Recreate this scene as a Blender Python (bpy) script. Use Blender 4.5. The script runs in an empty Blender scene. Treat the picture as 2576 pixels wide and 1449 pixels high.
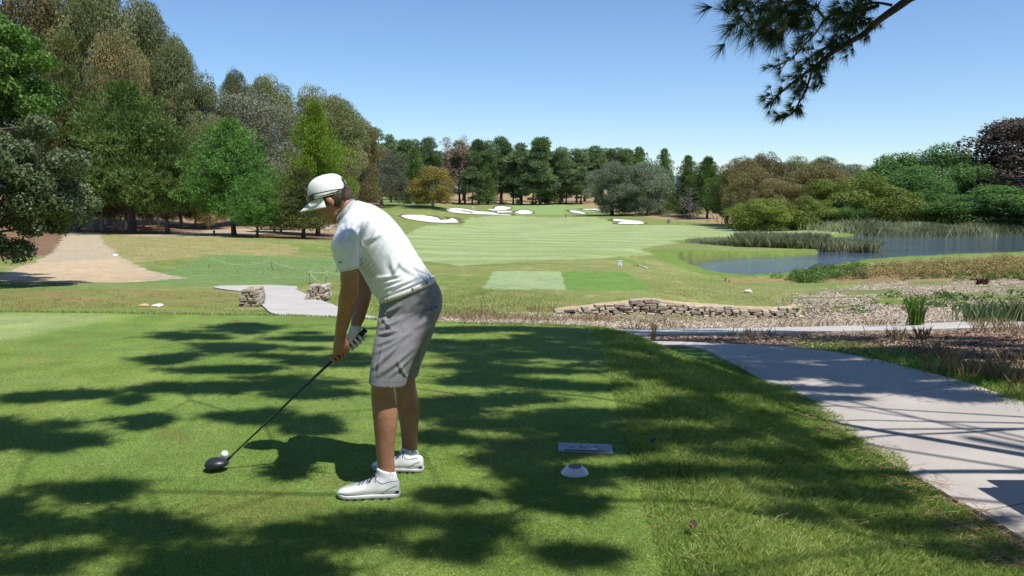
import bpy, bmesh, math, random
import numpy as np
from mathutils import Vector, Matrix, noise as mnoise
random.seed(7); rng = np.random.default_rng(7)
C = bpy.context.scene.collection
sc = bpy.context.scene

# ------------------------------------------------------------------ camera, sky, sun, exposure
F = 2000.0; CX = 1288.0; CY = 724.5; HOR = 475.0; CAMZ = 1.55
PITCH = math.atan((CY - HOR) / F)
cam = bpy.data.cameras.new('camera'); cam.sensor_width = 36; cam.lens = F / 2576 * 36
cam.clip_start = 0.05; cam.clip_end = 20000
camo = bpy.data.objects.new('camera', cam); C.objects.link(camo)
camo.location = (0, 0, CAMZ); camo.rotation_euler = (math.pi / 2 - PITCH, 0, 0)
sc.camera = camo
SUNV = Vector((0.36, -0.33, 1.0)).normalized()
elev = math.asin(SUNV.z); azim = math.atan2(SUNV.x, SUNV.y)
w = bpy.data.worlds.new('World'); sc.world = w; w.use_nodes = True
nt = w.node_tree; nt.nodes.clear()
sky = nt.nodes.new('ShaderNodeTexSky'); sky.sky_type = 'NISHITA'; sky.sun_disc = False
sky.sun_elevation = elev; sky.sun_rotation = azim; sky.altitude = 600
sky.air_density = 1.0; sky.dust_density = 0.0; sky.ozone_density = 3.0
bg = nt.nodes.new('ShaderNodeBackground'); bg.inputs[1].default_value = 0.114
out = nt.nodes.new('ShaderNodeOutputWorld')
tint = nt.nodes.new('ShaderNodeMix'); tint.data_type = 'RGBA'; tint.blend_type = 'MULTIPLY'; tint.inputs[0].default_value = 1
tint.inputs[7].default_value = (.915, 1.03, 1.17, 1)                     # the phone camera's bluer rendering of the whole sky
nt.links.new(sky.outputs[0], tint.inputs[6]); nt.links.new(tint.outputs[2], bg.inputs[0]); nt.links.new(bg.outputs[0], out.inputs[0])
sl = bpy.data.lights.new('sun', 'SUN'); sl.energy = 5.0; sl.angle = math.radians(0.53); sl.color = (1, 0.975, 0.93)
slo = bpy.data.objects.new('sun', sl); C.objects.link(slo)
slo.rotation_euler = SUNV.to_track_quat('Z', 'Y').to_euler()
sc.view_settings.view_transform = 'Standard'; sc.view_settings.look = 'None'
sc.view_settings.exposure = 0.15; sc.view_settings.gamma = 1.0; sc.view_settings.use_curve_mapping = False
sc.cycles.max_bounces = 6; sc.cycles.diffuse_bounces = 3; sc.cycles.glossy_bounces = 2
sc.cycles.transmission_bounces = 4; sc.cycles.transparent_max_bounces = 4

# ------------------------------------------------------------------ projection helpers (photo pixel, 2576 wide -> place)
cp, sp = math.cos(PITCH), math.sin(PITCH)
def ray(px, py):
    px = np.asarray(px, float); py = np.asarray(py, float)
    u = (px - CX) / F; v = -(py - CY) / F
    dy = cp + v * sp; dz = v * cp - sp
    return u / dy, dz / dy                                  # per metre of depth Y
def at(px, py, Y):
    a, b = ray(px, py); return Vector((float(a) * Y, Y, CAMZ + float(b) * Y))
def onz(px, py, z):
    a, b = ray(px, py); Y = (z - CAMZ) / b; return np.stack([a * Y, Y + 0 * a], -1)
def pix(X, Y, Z):
    Yc = Y * cp - (Z - CAMZ) * sp; Yc = np.maximum(Yc, 1e-3); Zc = Y * sp + (Z - CAMZ) * cp
    return CX + F * X / Yc, CY - F * Zc / Yc

# ------------------------------------------------------------------ number helpers
def hash2(ix, iy, s):
    n = (ix * 374761393 + iy * 668265263 + s * 144665) & 0x7fffffff
    n = ((n ^ (n >> 13)) * 1274126177) & 0x7fffffff
    n = n ^ (n >> 16); return (n & 0xffff) / 65535.0
def vnoise(x, y, s=0):
    x = np.asarray(x, float); y = np.asarray(y, float)
    ix = np.floor(x).astype(np.int64); iy = np.floor(y).astype(np.int64)
    fx = x - ix; fy = y - iy; fx = fx * fx * (3 - 2 * fx); fy = fy * fy * (3 - 2 * fy)
    a = hash2(ix, iy, s); b = hash2(ix + 1, iy, s); c = hash2(ix, iy + 1, s); d = hash2(ix + 1, iy + 1, s)
    return (a * (1 - fx) + b * fx) * (1 - fy) + (c * (1 - fx) + d * fx) * fy
def fbm(x, y, s=0, o=4):
    r = 0; a = 0.5; t = 0
    for k in range(o):
        r = r + a * vnoise(x * 2 ** k, y * 2 ** k, s + k * 17); t += a; a *= 0.55
    return r / t
def sstep(a, b, x):
    t = np.clip((x - a) / (b - a), 0, 1); return t * t * (3 - 2 * t)
def inpoly(x, y, P):
    P = np.asarray(P, float); r = np.zeros(np.shape(x), bool); n = len(P); j = n - 1
    for i in range(n):
        xi, yi = P[i]; xj, yj = P[j]
        if yi != yj:
            c = ((yi > y) != (yj > y)) & (x < (xj - xi) * (y - yi) / (yj - yi) + xi); r ^= c
        j = i
    return r
def polydist(x, y, P):
    P = np.asarray(P, float); best = np.full(np.shape(x), 1e18); n = len(P)
    for i in range(n):
        a = P[i]; b = P[(i + 1) % n]; d = b - a; L = (d * d).sum() + 1e-12
        t = np.clip(((x - a[0]) * d[0] + (y - a[1]) * d[1]) / L, 0, 1)
        best = np.minimum(best, (x - a[0] - t * d[0]) ** 2 + (y - a[1] - t * d[1]) ** 2)
    d = np.sqrt(best); return np.where(inpoly(x, y, P), -d, d)
def smooth_line(pts, n):
    pts = np.asarray(pts, float); k = len(pts); out = []
    t = np.linspace(0, k - 1, n); i = np.clip(t.astype(int), 0, k - 2); f = (t - i)[:, None]
    p0 = pts[np.clip(i - 1, 0, k - 1)]; p1 = pts[i]; p2 = pts[i + 1]; p3 = pts[np.clip(i + 2, 0, k - 1)]
    return 0.5 * (2 * p1 + (p2 - p0) * f + (2 * p0 - 5 * p1 + 4 * p2 - p3) * f ** 2 + (3 * p1 - p0 - 3 * p2 + p3) * f ** 3)

# ------------------------------------------------------------------ object helpers
def tag(o, label=None, cat=None, group=None, kind=None):
    if label: o['label'] = label
    if cat: o['category'] = cat
    if group: o['group'] = group
    if kind: o['kind'] = kind
    return o
def empty(name, loc=(0, 0, 0), rz=0.0):
    o = bpy.data.objects.new(name, None); o.empty_display_size = 0.1; C.objects.link(o)
    o.location = loc; o.rotation_euler = (0, 0, rz); return o
def link(name, me, mat=None, parent=None, world=True):
    o = bpy.data.objects.new(name, me); C.objects.link(o)
    if mat is not None:
        for m_ in (mat if isinstance(mat, (list, tuple)) else [mat]): me.materials.append(m_)
    if parent is not None:
        o.parent = parent
        if world:
            o.matrix_parent_inverse = (Matrix.Translation(parent.location) @ parent.rotation_euler.to_matrix().to_4x4()).inverted()
    return o
def mesh_np(name, V, Fc, k, smooth=False, attrs=None):
    """V (n,3); Fc (m,k) of same-size faces, or several arrays"""
    me = bpy.data.meshes.new(name)
    V = np.asarray(V, np.float32); Fc = np.asarray(Fc, np.int32)
    me.vertices.add(len(V)); me.vertices.foreach_set('co', V.ravel())
    me.loops.add(Fc.size); me.loops.foreach_set('vertex_index', Fc.ravel())
    me.polygons.add(len(Fc)); me.polygons.foreach_set('loop_start', np.arange(0, Fc.size, k, dtype=np.int32))
    me.polygons.foreach_set('loop_total', np.full(len(Fc), k, np.int32))
    if smooth: me.polygons.foreach_set('use_smooth', np.ones(len(Fc), bool))
    if attrs:
        for nm, (typ, arr) in attrs.items():
            a = me.attributes.new(nm, typ, 'POINT')
            if typ == 'FLOAT': a.data.foreach_set('value', np.asarray(arr, np.float32).ravel())
            else: a.data.foreach_set('color', np.asarray(arr, np.float32).ravel())
    me.update(calc_edges=True); return me
class MB:
    """collects shapes for ONE mesh"""
    def __init__(s): s.v = []; s.f = []
    def add(s, V, Fs):
        o = len(s.v); s.v += [tuple(map(float, p)) for p in V]; s.f += [tuple(o + i for i in f) for f in Fs]
    def box(s, c, h, R=None, jit=0):
        c = Vector(c); vs = []
        for dx in (-1, 1):
            for dy in (-1, 1):
                for dz in (-1, 1):
                    p = Vector((dx * h[0] * (1 + random.uniform(-jit, jit)), dy * h[1] * (1 + random.uniform(-jit, jit)), dz * h[2] * (1 + random.uniform(-jit, jit))))
                    if R is not None: p = R @ p
                    vs.append(c + p)
        s.add(vs, [(0, 1, 3, 2), (4, 6, 7, 5), (0, 4, 5, 1), (2, 3, 7, 6), (0, 2, 6, 4), (1, 5, 7, 3)])
    def tube(s, pts, rad, n=8, caps=True):
        pts = [Vector(p) for p in pts]
        if not hasattr(rad, '__len__'): rad = [rad] * len(pts)
        vs = []; fs = []; prev = None
        for i, p in enumerate(pts):
            d = (pts[min(i + 1, len(pts) - 1)] - pts[max(i - 1, 0)])
            d = d.normalized() if d.length > 1e-9 else Vector((0, 0, 1))
            if prev is None:
                a = d.orthogonal().normalized()
            else:
                a = (prev - d * prev.dot(d)); a = a.normalized() if a.length > 1e-6 else d.orthogonal().normalized()
            prev = a; b = d.cross(a)
            for k in range(n):
                t = 2 * math.pi * k / n; vs.append(p + (a * math.cos(t) + b * math.sin(t)) * rad[i])
        for i in range(len(pts) - 1):
            for k in range(n):
                k2 = (k + 1) % n; fs.append((i * n + k, i * n + k2, (i + 1) * n + k2, (i + 1) * n + k))
        if caps:
            fs.append(tuple(range(n - 1, -1, -1))); q = (len(pts) - 1) * n; fs.append(tuple(q + k for k in range(n)))
        s.add(vs, fs)
    def ell(s, c, r, R=None, nu=16, nv=10):
        c = Vector(c); vs = []; fs = []
        for i in range(nv + 1):
            th = math.pi * i / nv
            for k in range(nu):
                ph = 2 * math.pi * k / nu
                p = Vector((r[0] * math.sin(th) * math.cos(ph), r[1] * math.sin(th) * math.sin(ph), r[2] * math.cos(th)))
                if R is not None: p = R @ p
                vs.append(c + p)
        for i in range(nv):
            for k in range(nu):
                k2 = (k + 1) % nu; fs.append((i * nu + k, (i + 1) * nu + k, (i + 1) * nu + k2, i * nu + k2))
        s.add(vs, fs)
    def cap(s, a, b, ra, rb, n=10):
        """rounded tapered limb piece"""
        a = Vector(a); b = Vector(b); d = b - a; L = max(d.length, 1e-6); d = d / L
        pts = []; rr = []
        for t in (-1, -.86, -.5, 0):
            pts.append(a + d * ra * t); rr.append(ra * math.sqrt(max(0.0004, 1 - t * t)))
        for t in (0, .5, .86, 1):
            pts.append(b + d * rb * t); rr.append(rb * math.sqrt(max(0.0004, 1 - t * t)))
        s.tube(pts, rr, n)
    def loft(s, rings, n=28, caps=True):
        """rings: (ax,ay,bx,by,Y,halfdepth[,power]) two silhouette pixels and a depth"""
        vs = []; fs = []
        R = np.array([list(r[:6]) + [r[6] if len(r) > 6 else 2.0] for r in rings], float)
        m = (len(R) - 1) * 4 + 1; R = smooth_line(R, m)
        for r in R:
            A = at(r[0], r[1], r[4]); B = at(r[2], r[3], r[4]); c = (A + B) / 2; h = (B - A) / 2; e = 2 / r[6]
            for k in range(n):
                t = 2 * math.pi * k / n; ct, st = math.cos(t), math.sin(t)
                vs.append(c + h * (abs(ct) ** e * (1 if ct > 0 else -1)) + Vector((0, r[5] * abs(st) ** e * (1 if st > 0 else -1), 0)))
        for i in range(m - 1):
            for k in range(n):
                k2 = (k + 1) % n; fs.append((i * n + k, i * n + k2, (i + 1) * n + k2, (i + 1) * n + k))
        if caps:
            fs.append(tuple(range(n - 1, -1, -1))); q = (m - 1) * n; fs.append(tuple(q + k for k in range(n)))
        s.add(vs, fs)
    def mesh(s, name, smooth=False):
        me = bpy.data.meshes.new(name); me.from_pydata(s.v, [], s.f); me.update()
        if smooth: me.polygons.foreach_set('use_smooth', [True] * len(me.polygons))
        return me
    def build(s, name, mat, parent=None, smooth=False, world=True):
        return link(name, s.mesh(name, smooth), mat, parent, world)
def recalc(me):
    bm = bmesh.new(); bm.from_mesh(me); bmesh.ops.recalc_face_normals(bm, faces=bm.faces); bm.to_mesh(me); bm.free()
def remesh(mb, name, vox, smooth_it=3, fac=0.5):
    me = mb.mesh('tmp'); recalc(me)
    o = bpy.data.objects.new('tmp', me); C.objects.link(o)
    m = o.modifiers.new('r', 'REMESH'); m.mode = 'VOXEL'; m.voxel_size = vox; m.adaptivity = 0
    if smooth_it:
        q = o.modifiers.new('s', 'SMOOTH'); q.factor = fac; q.iterations = smooth_it
    dg = bpy.context.evaluated_depsgraph_get(); r = bpy.data.meshes.new_from_object(o.evaluated_get(dg))
    bpy.data.objects.remove(o); r.name = name
    r.polygons.foreach_set('use_smooth', [True] * len(r.polygons)); return r
def displace(me, fn):
    n = len(me.vertices); co = np.empty(n * 3, np.float32); me.vertices.foreach_get('co', co); co = co.reshape(-1, 3)
    no = np.empty(n * 3, np.float32); me.vertex_normals.foreach_get('vector', no); no = no.reshape(-1, 3)
    co = fn(co.astype(float), no.astype(float)); me.vertices.foreach_set('co', co.astype(np.float32).ravel()); me.update()

# ------------------------------------------------------------------ materials
def nodes(name):
    m = bpy.data.materials.new(name); m.use_nodes = True; t = m.node_tree; t.nodes.clear()
    o = t.nodes.new('ShaderNodeOutputMaterial'); return m, t, o
def L(t, a, b): t.links.new(a, b)
def noise_node(t, scale, detail=4, rough=0.6, vec=None):
    n = t.nodes.new('ShaderNodeTexNoise'); n.inputs['Scale'].default_value = scale
    n.inputs['Detail'].default_value = detail; n.inputs['Roughness'].default_value = rough
    if vec is not None: L(t, vec, n.inputs['Vector'])
    return n
def mixc(t, f, a, b, mode='MIX'):
    m = t.nodes.new('ShaderNodeMix'); m.data_type = 'RGBA'; m.blend_type = mode
    for s, v in ((0, f), (6, a), (7, b)):
        if hasattr(v, 'is_output') or isinstance(v, bpy.types.NodeSocket): L(t, v, m.inputs[s])
        else: m.inputs[s].default_value = v if s == 0 else (*v[:3], 1)
    return m.outputs[2]
def ramp(t, f, a, b, ca=(0, 0, 0), cb=(1, 1, 1)):
    r = t.nodes.new('ShaderNodeValToRGB'); L(t, f, r.inputs[0])
    r.color_ramp.elements[0].position = a; r.color_ramp.elements[1].position = b
    r.color_ramp.elements[0].color = (*ca, 1); r.color_ramp.elements[1].color = (*cb, 1); return r.outputs[0]
def pmat(name, c1, c2=None, scale=8, rough=0.7, bump=0.0, bscale=None, metal=0.0, spec=0.5, coat=0.0, obj=True, lo=.35, hi=.65, sub=0, sheen=0):
    m, t, o = nodes(name)
    p = t.nodes.new('ShaderNodeBsdfPrincipled'); L(t, p.outputs[0], o.inputs[0])
    p.inputs['Roughness'].default_value = rough; p.inputs['Metallic'].default_value = metal
    p.inputs['Specular IOR Level'].default_value = spec; p.inputs['Coat Weight'].default_value = coat
    p.inputs['Sheen Weight'].default_value = sheen
    if sub: p.inputs['Subsurface Weight'].default_value = sub; p.inputs['Subsurface Scale'].default_value = 0.02
    tc = t.nodes.new('ShaderNodeTexCoord'); vec = tc.outputs['Object']
    if c2 is None: p.inputs['Base Color'].default_value = (*c1, 1)
    else:
        n = noise_node(t, scale, 5, 0.65, vec); L(t, mixc(t, ramp(t, n.outputs[0], lo, hi), c1, c2), p.inputs['Base Color'])
    if bump:
        n2 = noise_node(t, bscale or scale * 4, 5, 0.6, vec); b = t.nodes.new('ShaderNodeBump')
        b.inputs['Strength'].default_value = 1.0; b.inputs['Distance'].default_value = bump
        L(t, n2.outputs[0], b.inputs['Height']); L(t, b.outputs[0], p.inputs['Normal'])
    return m
def leafmat(name, c1, c2, trans=0.35, rnd=0.25, rough=0.6, spec=0.2):
    """leaf colour between c1 and c2 by the leaf's own value, a little different from tree to tree"""
    m, t, o = nodes(name)
    a = t.nodes.new('ShaderNodeAttribute'); a.attribute_name = 'v'
    col = mixc(t, a.outputs['Fac'], c1, c2)
    oi = t.nodes.new('ShaderNodeObjectInfo'); mr = t.nodes.new('ShaderNodeMapRange'); L(t, oi.outputs['Random'], mr.inputs[0])
    mr.inputs[3].default_value = 1 - rnd; mr.inputs[4].default_value = 1 + rnd
    hs = t.nodes.new('ShaderNodeHueSaturation'); L(t, col, hs.inputs['Color']); L(t, mr.outputs[0], hs.inputs['Value'])
    p = t.nodes.new('ShaderNodeBsdfPrincipled'); L(t, hs.outputs[0], p.inputs['Base Color'])
    p.inputs['Roughness'].default_value = rough; p.inputs['Specular IOR Level'].default_value = spec
    tr = t.nodes.new('ShaderNodeBsdfTranslucent'); hs2 = t.nodes.new('ShaderNodeHueSaturation')
    hs2.inputs['Saturation'].default_value = 1.15; hs2.inputs['Value'].default_value = 1.1
    L(t, hs.outputs[0], hs2.inputs['Color']); L(t, hs2.outputs[0], tr.inputs[0])
    mx = t.nodes.new('ShaderNodeMixShader'); mx.inputs[0].default_value = trans
    L(t, p.outputs[0], mx.inputs[1]); L(t, tr.outputs[0], mx.inputs[2]); L(t, mx.outputs[0], o.inputs[0]); return m
# ------------------------------------------------------------------ the ground's height
LAKE_Z = -4.9
def zt(px, py, D):                                          # height of the point seen at a pixel at depth D
    a, b = ray(px, py); return (float(a) * D, D, CAMZ + float(b) * D)
ctrl = []
def c(px, py, D): ctrl.append(zt(px, py, D))
def cz(X, Y, Z): ctrl.append((X, Y, Z))
for X, Y, Z in [(3.0, 4.6, -.50), (2.95, 6.5, -.56), (2.9, 8.4, -.62), (5.1, 7.9, -.6), (4.7, 9.3, -.63), (2.5, 10.9, -.72), (5.3, 5, -.52), (4, 2, -.45), (7, 2, -.3), (9, 6, -.5), (3.5, 0, -.4), (6, -1, -.3), (10, -1, 0), (-16, 2, -.5), (-20, 10, -1.0), (1.5, -8, 0), (-14, -8, -.3)]: cz(X, Y, Z)
for x in (1700, 2100, 2576): c(x, 862, 12.0)
for x, y in ((1640, 846), (2100, 836), (2576, 822)): c(x, y, 13.6)
for x, y in ((1700, 826), (2100, 820), (2576, 805)): c(x, y, 15.6)
for x, y in ((1110, 800), (1400, 801), (1700, 805), (2000, 805)): c(x, y, 19.5)
for x, y in ((1396, 788), (1513, 793), (1630, 791), (1742, 795), (1859, 798), (2005, 799)): c(x, y, 21.8)
for x, y in ((1396, 783), (1513, 768), (1630, 756), (1742, 768), (1859, 777), (1976, 777)): c(x, y, 22.3)
for x, y in ((1150, 760), (1250, 735), (1430, 736), (1640, 737), (1800, 745)): c(x, y, 25.3)
for x, y in ((1240, 727), (1430, 731), (1640, 732)): c(x, y, 25.9)
for x, y in ((1260, 682), (1412, 683), (1575, 684)): c(x, y, 31.9)
for x, y, D in ((1559, 672, 34), (1300, 660, 43), (1100, 660, 45), (1500, 650, 50), (1660, 680, 42), (1760, 705, 44), (1900, 740, 29), (1950, 715, 40),
                (2100, 770, 22), (2100, 730, 31), (2300, 770, 21), (2300, 735, 28), (2300, 705, 40), (2300, 678, 50), (2576, 770, 21), (2576, 735, 28), (2576, 700, 38), (2576, 655, 56), (2150, 690, 48), (3000, 720, 30), (3000, 660, 60), (3000, 830, 15), (2900, 760, 22)): c(x, y, D)
for x, y, D in ((1780, 708, 49), (1900, 708, 49), (1780, 703, 55), (1900, 703, 55), (2000, 703, 54), (1700, 694, 52), (1720, 704, 47)): c(x, y, D)
for x, y, D in ((1300, 640, 57), (1300, 618, 74), (1700, 640, 62), (1650, 620, 78), (1300, 600, 94), (1700, 595, 108), (1900, 640, 72), (1950, 585, 122), (1300, 580, 128), (1700, 575, 140),
                (1000, 600, 90), (1100, 575, 130), (1300, 565, 160), (1600, 560, 175), (1423, 549, 215), (1200, 550, 200), (1300, 540, 245), (1500, 540, 245), (1384, 531, 285), (1250, 530, 275), (1700, 556, 190), (1850, 562, 170),
                (1050, 545, 190), (950, 560, 130), (960, 525, 170), (1090, 520, 200), (1200, 519, 320), (1384, 517, 325), (1500, 520, 300), (1300, 508, 380), (1550, 512, 330), (1650, 530, 250), (1780, 550, 205), (1300, 497, 480), (1700, 505, 450), (800, 500, 400), (2100, 500, 420), (2576, 500, 420),
                (2000, 562, 160), (2300, 565, 150), (2576, 580, 130), (2900, 575, 130), (2100, 530, 230), (2500, 535, 230)): c(x, y, D)
for x, y, D in ((0, 768, 17), (300, 770, 17), (620, 772, 19), (850, 775, 19), (1000, 790, 19), (0, 740, 20), (300, 735, 21), (560, 727, 24), (700, 722, 25), (850, 715, 26), (1050, 730, 25), (0, 700, 27), (300, 700, 28), (525, 685, 32), (700, 687, 32), (850, 690, 31), (950, 680, 35),
                (0, 650, 38), (200, 655, 38), (150, 620, 52), (400, 640, 46), (700, 640, 50), (850, 655, 46), (300, 600, 66), (500, 599, 68), (650, 602, 68), (850, 612, 66), (330, 588, 78), (600, 590, 78), (800, 600, 74), (220, 583, 82), (0, 585, 80),
                (300, 560, 110), (600, 565, 108), (850, 575, 100), (300, 535, 150), (700, 530, 170), (-600, 700, 27), (-600, 600, 70), (-600, 540, 150), (-900, 760, 18)): c(x, y, D)
ctrl = np.array(ctrl); 
def warp(X, Y): return np.stack([np.arctan2(X, Y + 0.6) * 2.2, np.log(np.hypot(X, Y) + 0.6) * 1.6], -1)
_W = warp(ctrl[:, 0], ctrl[:, 1])
def _k(r2): return np.where(r2 > 1e-12, 0.5 * r2 * np.log(r2 + 1e-12), 0)
_n = len(ctrl); _r2 = ((_W[:, None] - _W[None]) ** 2).sum(-1)
_A = np.zeros((_n + 3, _n + 3)); _A[:_n, :_n] = _k(_r2) + np.eye(_n) * 2e-3
_A[:_n, _n] = 1; _A[:_n, _n + 1:] = _W; _A[_n, :_n] = 1; _A[_n + 1:, :_n] = _W.T
_c = np.linalg.solve(_A, np.concatenate([ctrl[:, 2], [0, 0, 0]]))
_lk = [(1695, 678), (1712, 690), (1780, 697), (1900, 698), (2020, 695), (2180, 668), (2350, 656), (2576, 642), (2900, 632), (3400, 632), (3400, 586), (2576, 587), (2440, 588), (2400, 590), (2250, 591),
       (2170, 589), (2120, 597), (1980, 600), (1860, 604), (1760, 609), (1728, 615), (1760, 621), (1850, 627), (1980, 629), (2050, 633), (2058, 639), (2000, 644), (1900, 648), (1800, 652), (1740, 660)]
LAKE = onz([p[0] for p in _lk], [p[1] for p in _lk], LAKE_Z)
def hlow(X, Y):
    X = np.asarray(X, float); Y = np.asarray(Y, float); sh = X.shape; Q = warp(X.ravel(), Y.ravel()); r = np.empty(len(Q))
    for i in range(0, len(Q), 40000):
        q = Q[i:i + 40000]; r2 = ((q[:, None] - _W[None]) ** 2).sum(-1)
        r[i:i + 40000] = _k(r2) @ _c[:_n] + _c[_n] + q @ _c[_n + 1:]
    z = r.reshape(sh); R = np.hypot(X, Y)
    z = z + (fbm(X * .35, Y * .35, 3) - .5) * 0.10 * sstep(12, 20, R) + (fbm(X * .05, Y * .05, 9) - .5) * 0.5 * sstep(60, 140, R)
    z = np.where(R > 500, np.minimum(z, 2), z)
    near = (Y > 45) & (Y < 190) & (X > 8)
    if near.any():
        d = np.full(sh, 99.0); d[near] = polydist(X[near], Y[near], LAKE)
        d = d + (vnoise(X * .8, Y * .8, 5) - .5) * .5 * (np.abs(d) < 3)
        z = np.where(d < 0, LAKE_Z - np.minimum(1.2, -.5 * d + .02), z)
        fl = np.maximum(z, LAKE_Z + .06 + np.minimum(d * .2, .2)); kk = 1 - sstep(5, 16, d); z = np.where(d >= 0, z * (1 - kk) + fl * kk, z)
    return z
_te = [(-700, 778), (0, 782), (300, 785), (700, 790), (850, 796), (1110, 808), (1350, 815), (1500, 820)]
TEE = [tuple(p) for p in onz([p[0] for p in _te], [p[1] for p in _te], 0)]
TEE = [(-18, 11.5)] + TEE + [tuple(onz(x, y, 0)) for x, y in ((1514, 850), (1530, 920), (1552, 1000), (1600, 1160), (1680, 1449))] + [(.56, 2), (.5, 0), (.5, -8), (-18, -8)]
TEE = np.array(TEE)
def hgt(X, Y, low=False):
    X = np.asarray(X, float); Y = np.asarray(Y, float); z = hlow(X, Y)
    if low: return z
    R = np.hypot(X, Y); m = R < 26
    if m.any():
        d = polydist(X[m], Y[m], TEE); wd = 2.3 - 0.5 * sstep(8.2, 9.3, Y[m])
        zz = z[m]; s = sstep(-.12, 1, np.clip(d / wd, -.12, 1)); lo = np.where(d < wd, np.minimum(zz, -.25), zz)
        u = (fbm(X[m] * .9, Y[m] * .9, 21) - .5) * .02 * (d < .3)
        zz = np.where(d < wd, u * (1 - s) + lo * s, zz)
        z = z.copy(); z[m] = zz
    return z
def ground_at(px, py, low=True, d0=10.5):
    """where the sight line through a photo pixel meets the ground"""
    px = np.atleast_1d(np.asarray(px, float)); py = np.atleast_1d(np.asarray(py, float))
    a, b = ray(px, py); D = np.geomspace(d0, 1500, 260)
    X = a[:, None] * D; Z = CAMZ + b[:, None] * D; H = hgt(X, np.broadcast_to(D, X.shape), low)
    hit = Z < H; i = np.where(hit.any(1), hit.argmax(1), len(D) - 1); i = np.maximum(i, 1)
    lo = D[i - 1]; hi = D[i]
    for _ in range(14):
        m = (lo + hi) / 2; below = CAMZ + b * m < hgt(a * m, m, low); hi = np.where(below, m, hi); lo = np.where(below, lo, m)
    return np.stack([a * hi, hi], -1)
def gp(px, py, low=True, d0=10.5):
    p = ground_at(px, py, low, d0)[0]; return Vector((p[0], p[1], float(hgt(np.array([p[0]]), np.array([p[1]]), low)[0])))

# ------------------------------------------------------------------ ground sheet with its covers
th = np.concatenate([np.radians(np.linspace(-115, -38, 50)[:-1]), np.radians(np.linspace(-38, 38, 470)), np.radians(np.linspace(38, 115, 50)[1:])])
lr = np.concatenate([np.linspace(math.log(.25), math.log(6), 90)[:-1], np.linspace(math.log(6), math.log(420), 400)[:-1], np.linspace(math.log(420), math.log(9000), 24)])
RR, TT = np.meshgrid(np.exp(lr), th, indexing='ij'); GX = RR * np.sin(TT); GY = RR * np.cos(TT)
LOWG = hlow(GX, GY); GZ = hgt(GX, GY)
hgt_exact = hgt
def hgt(X, Y, low=False):
    """height of the built sheet (or of the land under the tee) by interpolation"""
    X = np.asarray(X, float); Y = np.asarray(Y, float); R_ = np.clip(np.log(np.hypot(X, Y) + 1e-9), lr[0], lr[-1] - 1e-6); T_ = np.clip(np.arctan2(X, Y), th[0], th[-1] - 1e-6)
    i = np.clip(np.searchsorted(lr, R_, side='right') - 1, 0, len(lr) - 2); j = np.clip(np.searchsorted(th, T_, side='right') - 1, 0, len(th) - 2)
    fi = (R_ - lr[i]) / (lr[i + 1] - lr[i]); fj = (T_ - th[j]) / (th[j + 1] - th[j]); G_ = LOWG if low else GZ
    return (G_[i, j] * (1 - fj) + G_[i, j + 1] * fj) * (1 - fi) + (G_[i + 1, j] * (1 - fj) + G_[i + 1, j + 1] * fj) * fi
_zf = hgt(GX[RR > 480] * 480 / RR[RR > 480], GY[RR > 480] * 480 / RR[RR > 480]); GZ[RR > 480] = _zf; LOWG[RR > 480] = _zf
PX, PY = pix(GX, GY, GZ); PX = np.where(GY > 1, PX, np.where(GX < 0, -9999, 9999))
jx = (fbm(GX * .6, GY * .6, 31) - .5); jy = (fbm(GX * .6, GY * .6, 47) - .5)
def rgb(*a): return np.array(a)
n1 = fbm(GX * .25, GY * .25, 51); n2 = fbm(GX * 1.7, GY * 1.7, 61); n3 = fbm(GX * .06, GY * .06, 71)
def mixa(A, B, f): return A * (1 - f[..., None]) + B * f[..., None]
GREEN = rgb(.155, .215, .05); OLIVE = rgb(.215, .235, .08); TAN = rgb(.36, .29, .15)
col = mixa(np.broadcast_to(GREEN, GX.shape + (3,)), OLIVE, sstep(.35, .6, n1))
col = mixa(col, TAN, sstep(.56, .74, n2) * .55)
far = sstep(50, 100, RR); col = mixa(col, rgb(.16, .22, .07) * np.ones(3), far * .5)
def zone(poly, color, jit=14, low=0, soft=None, amt=1.0):
    global col
    jj = jit; m = inpoly(PX + jx * jj * 2.2, PY + jy * jj, poly) & (GY > 2)
    f = m.astype(float) * amt
    if soft is not None: f = f * soft
    col = mixa(col, color, f)
tee_d = np.where(RR < 30, polydist(GX, GY, TEE), 99)
not_tee = tee_d > 0
# worn and dry ground on the left
zone([(0, 722), (560, 735), (640, 745), (600, 770), (0, 778)], rgb(.22, .19, .065), 6, soft=sstep(.40, .60, n2) * .8)
zone([(60, 735), (330, 728), (420, 750), (180, 765)], rgb(.30, .19, .10), 8, soft=sstep(.45, .6, fbm(GX * 1.2, GY * 1.2, 77)) * .7)
zone([(245, 585), (520, 592), (760, 622), (740, 640), (420, 655), (330, 660), (260, 630)], rgb(.33, .27, .13), 10, soft=.35 + .5 * sstep(.35, .6, n2))
zone([(520, 640), (860, 650), (860, 700), (700, 715), (400, 718), (400, 690)], rgb(.15, .24, .085), 8, amt=.8)
zone([(-400, 700), (700, 718), (560, 722), (0, 735), (-400, 735)], rgb(.17, .235, .075), 6, amt=.7)
# forest floor
zone([(-900, 480), (-900, 660), (0, 655), (140, 640), (170, 605), (240, 586), (330, 589), (560, 596), (870, 606), (1000, 560), (960, 532), (960, 480)], rgb(.20, .125, .075), 6)
zone([(400, 540), (700, 565), (880, 580), (880, 596), (600, 585), (430, 570)], rgb(.34, .235, .15), 6, soft=.4 + .6 * sstep(.4, .6, n1))
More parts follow.
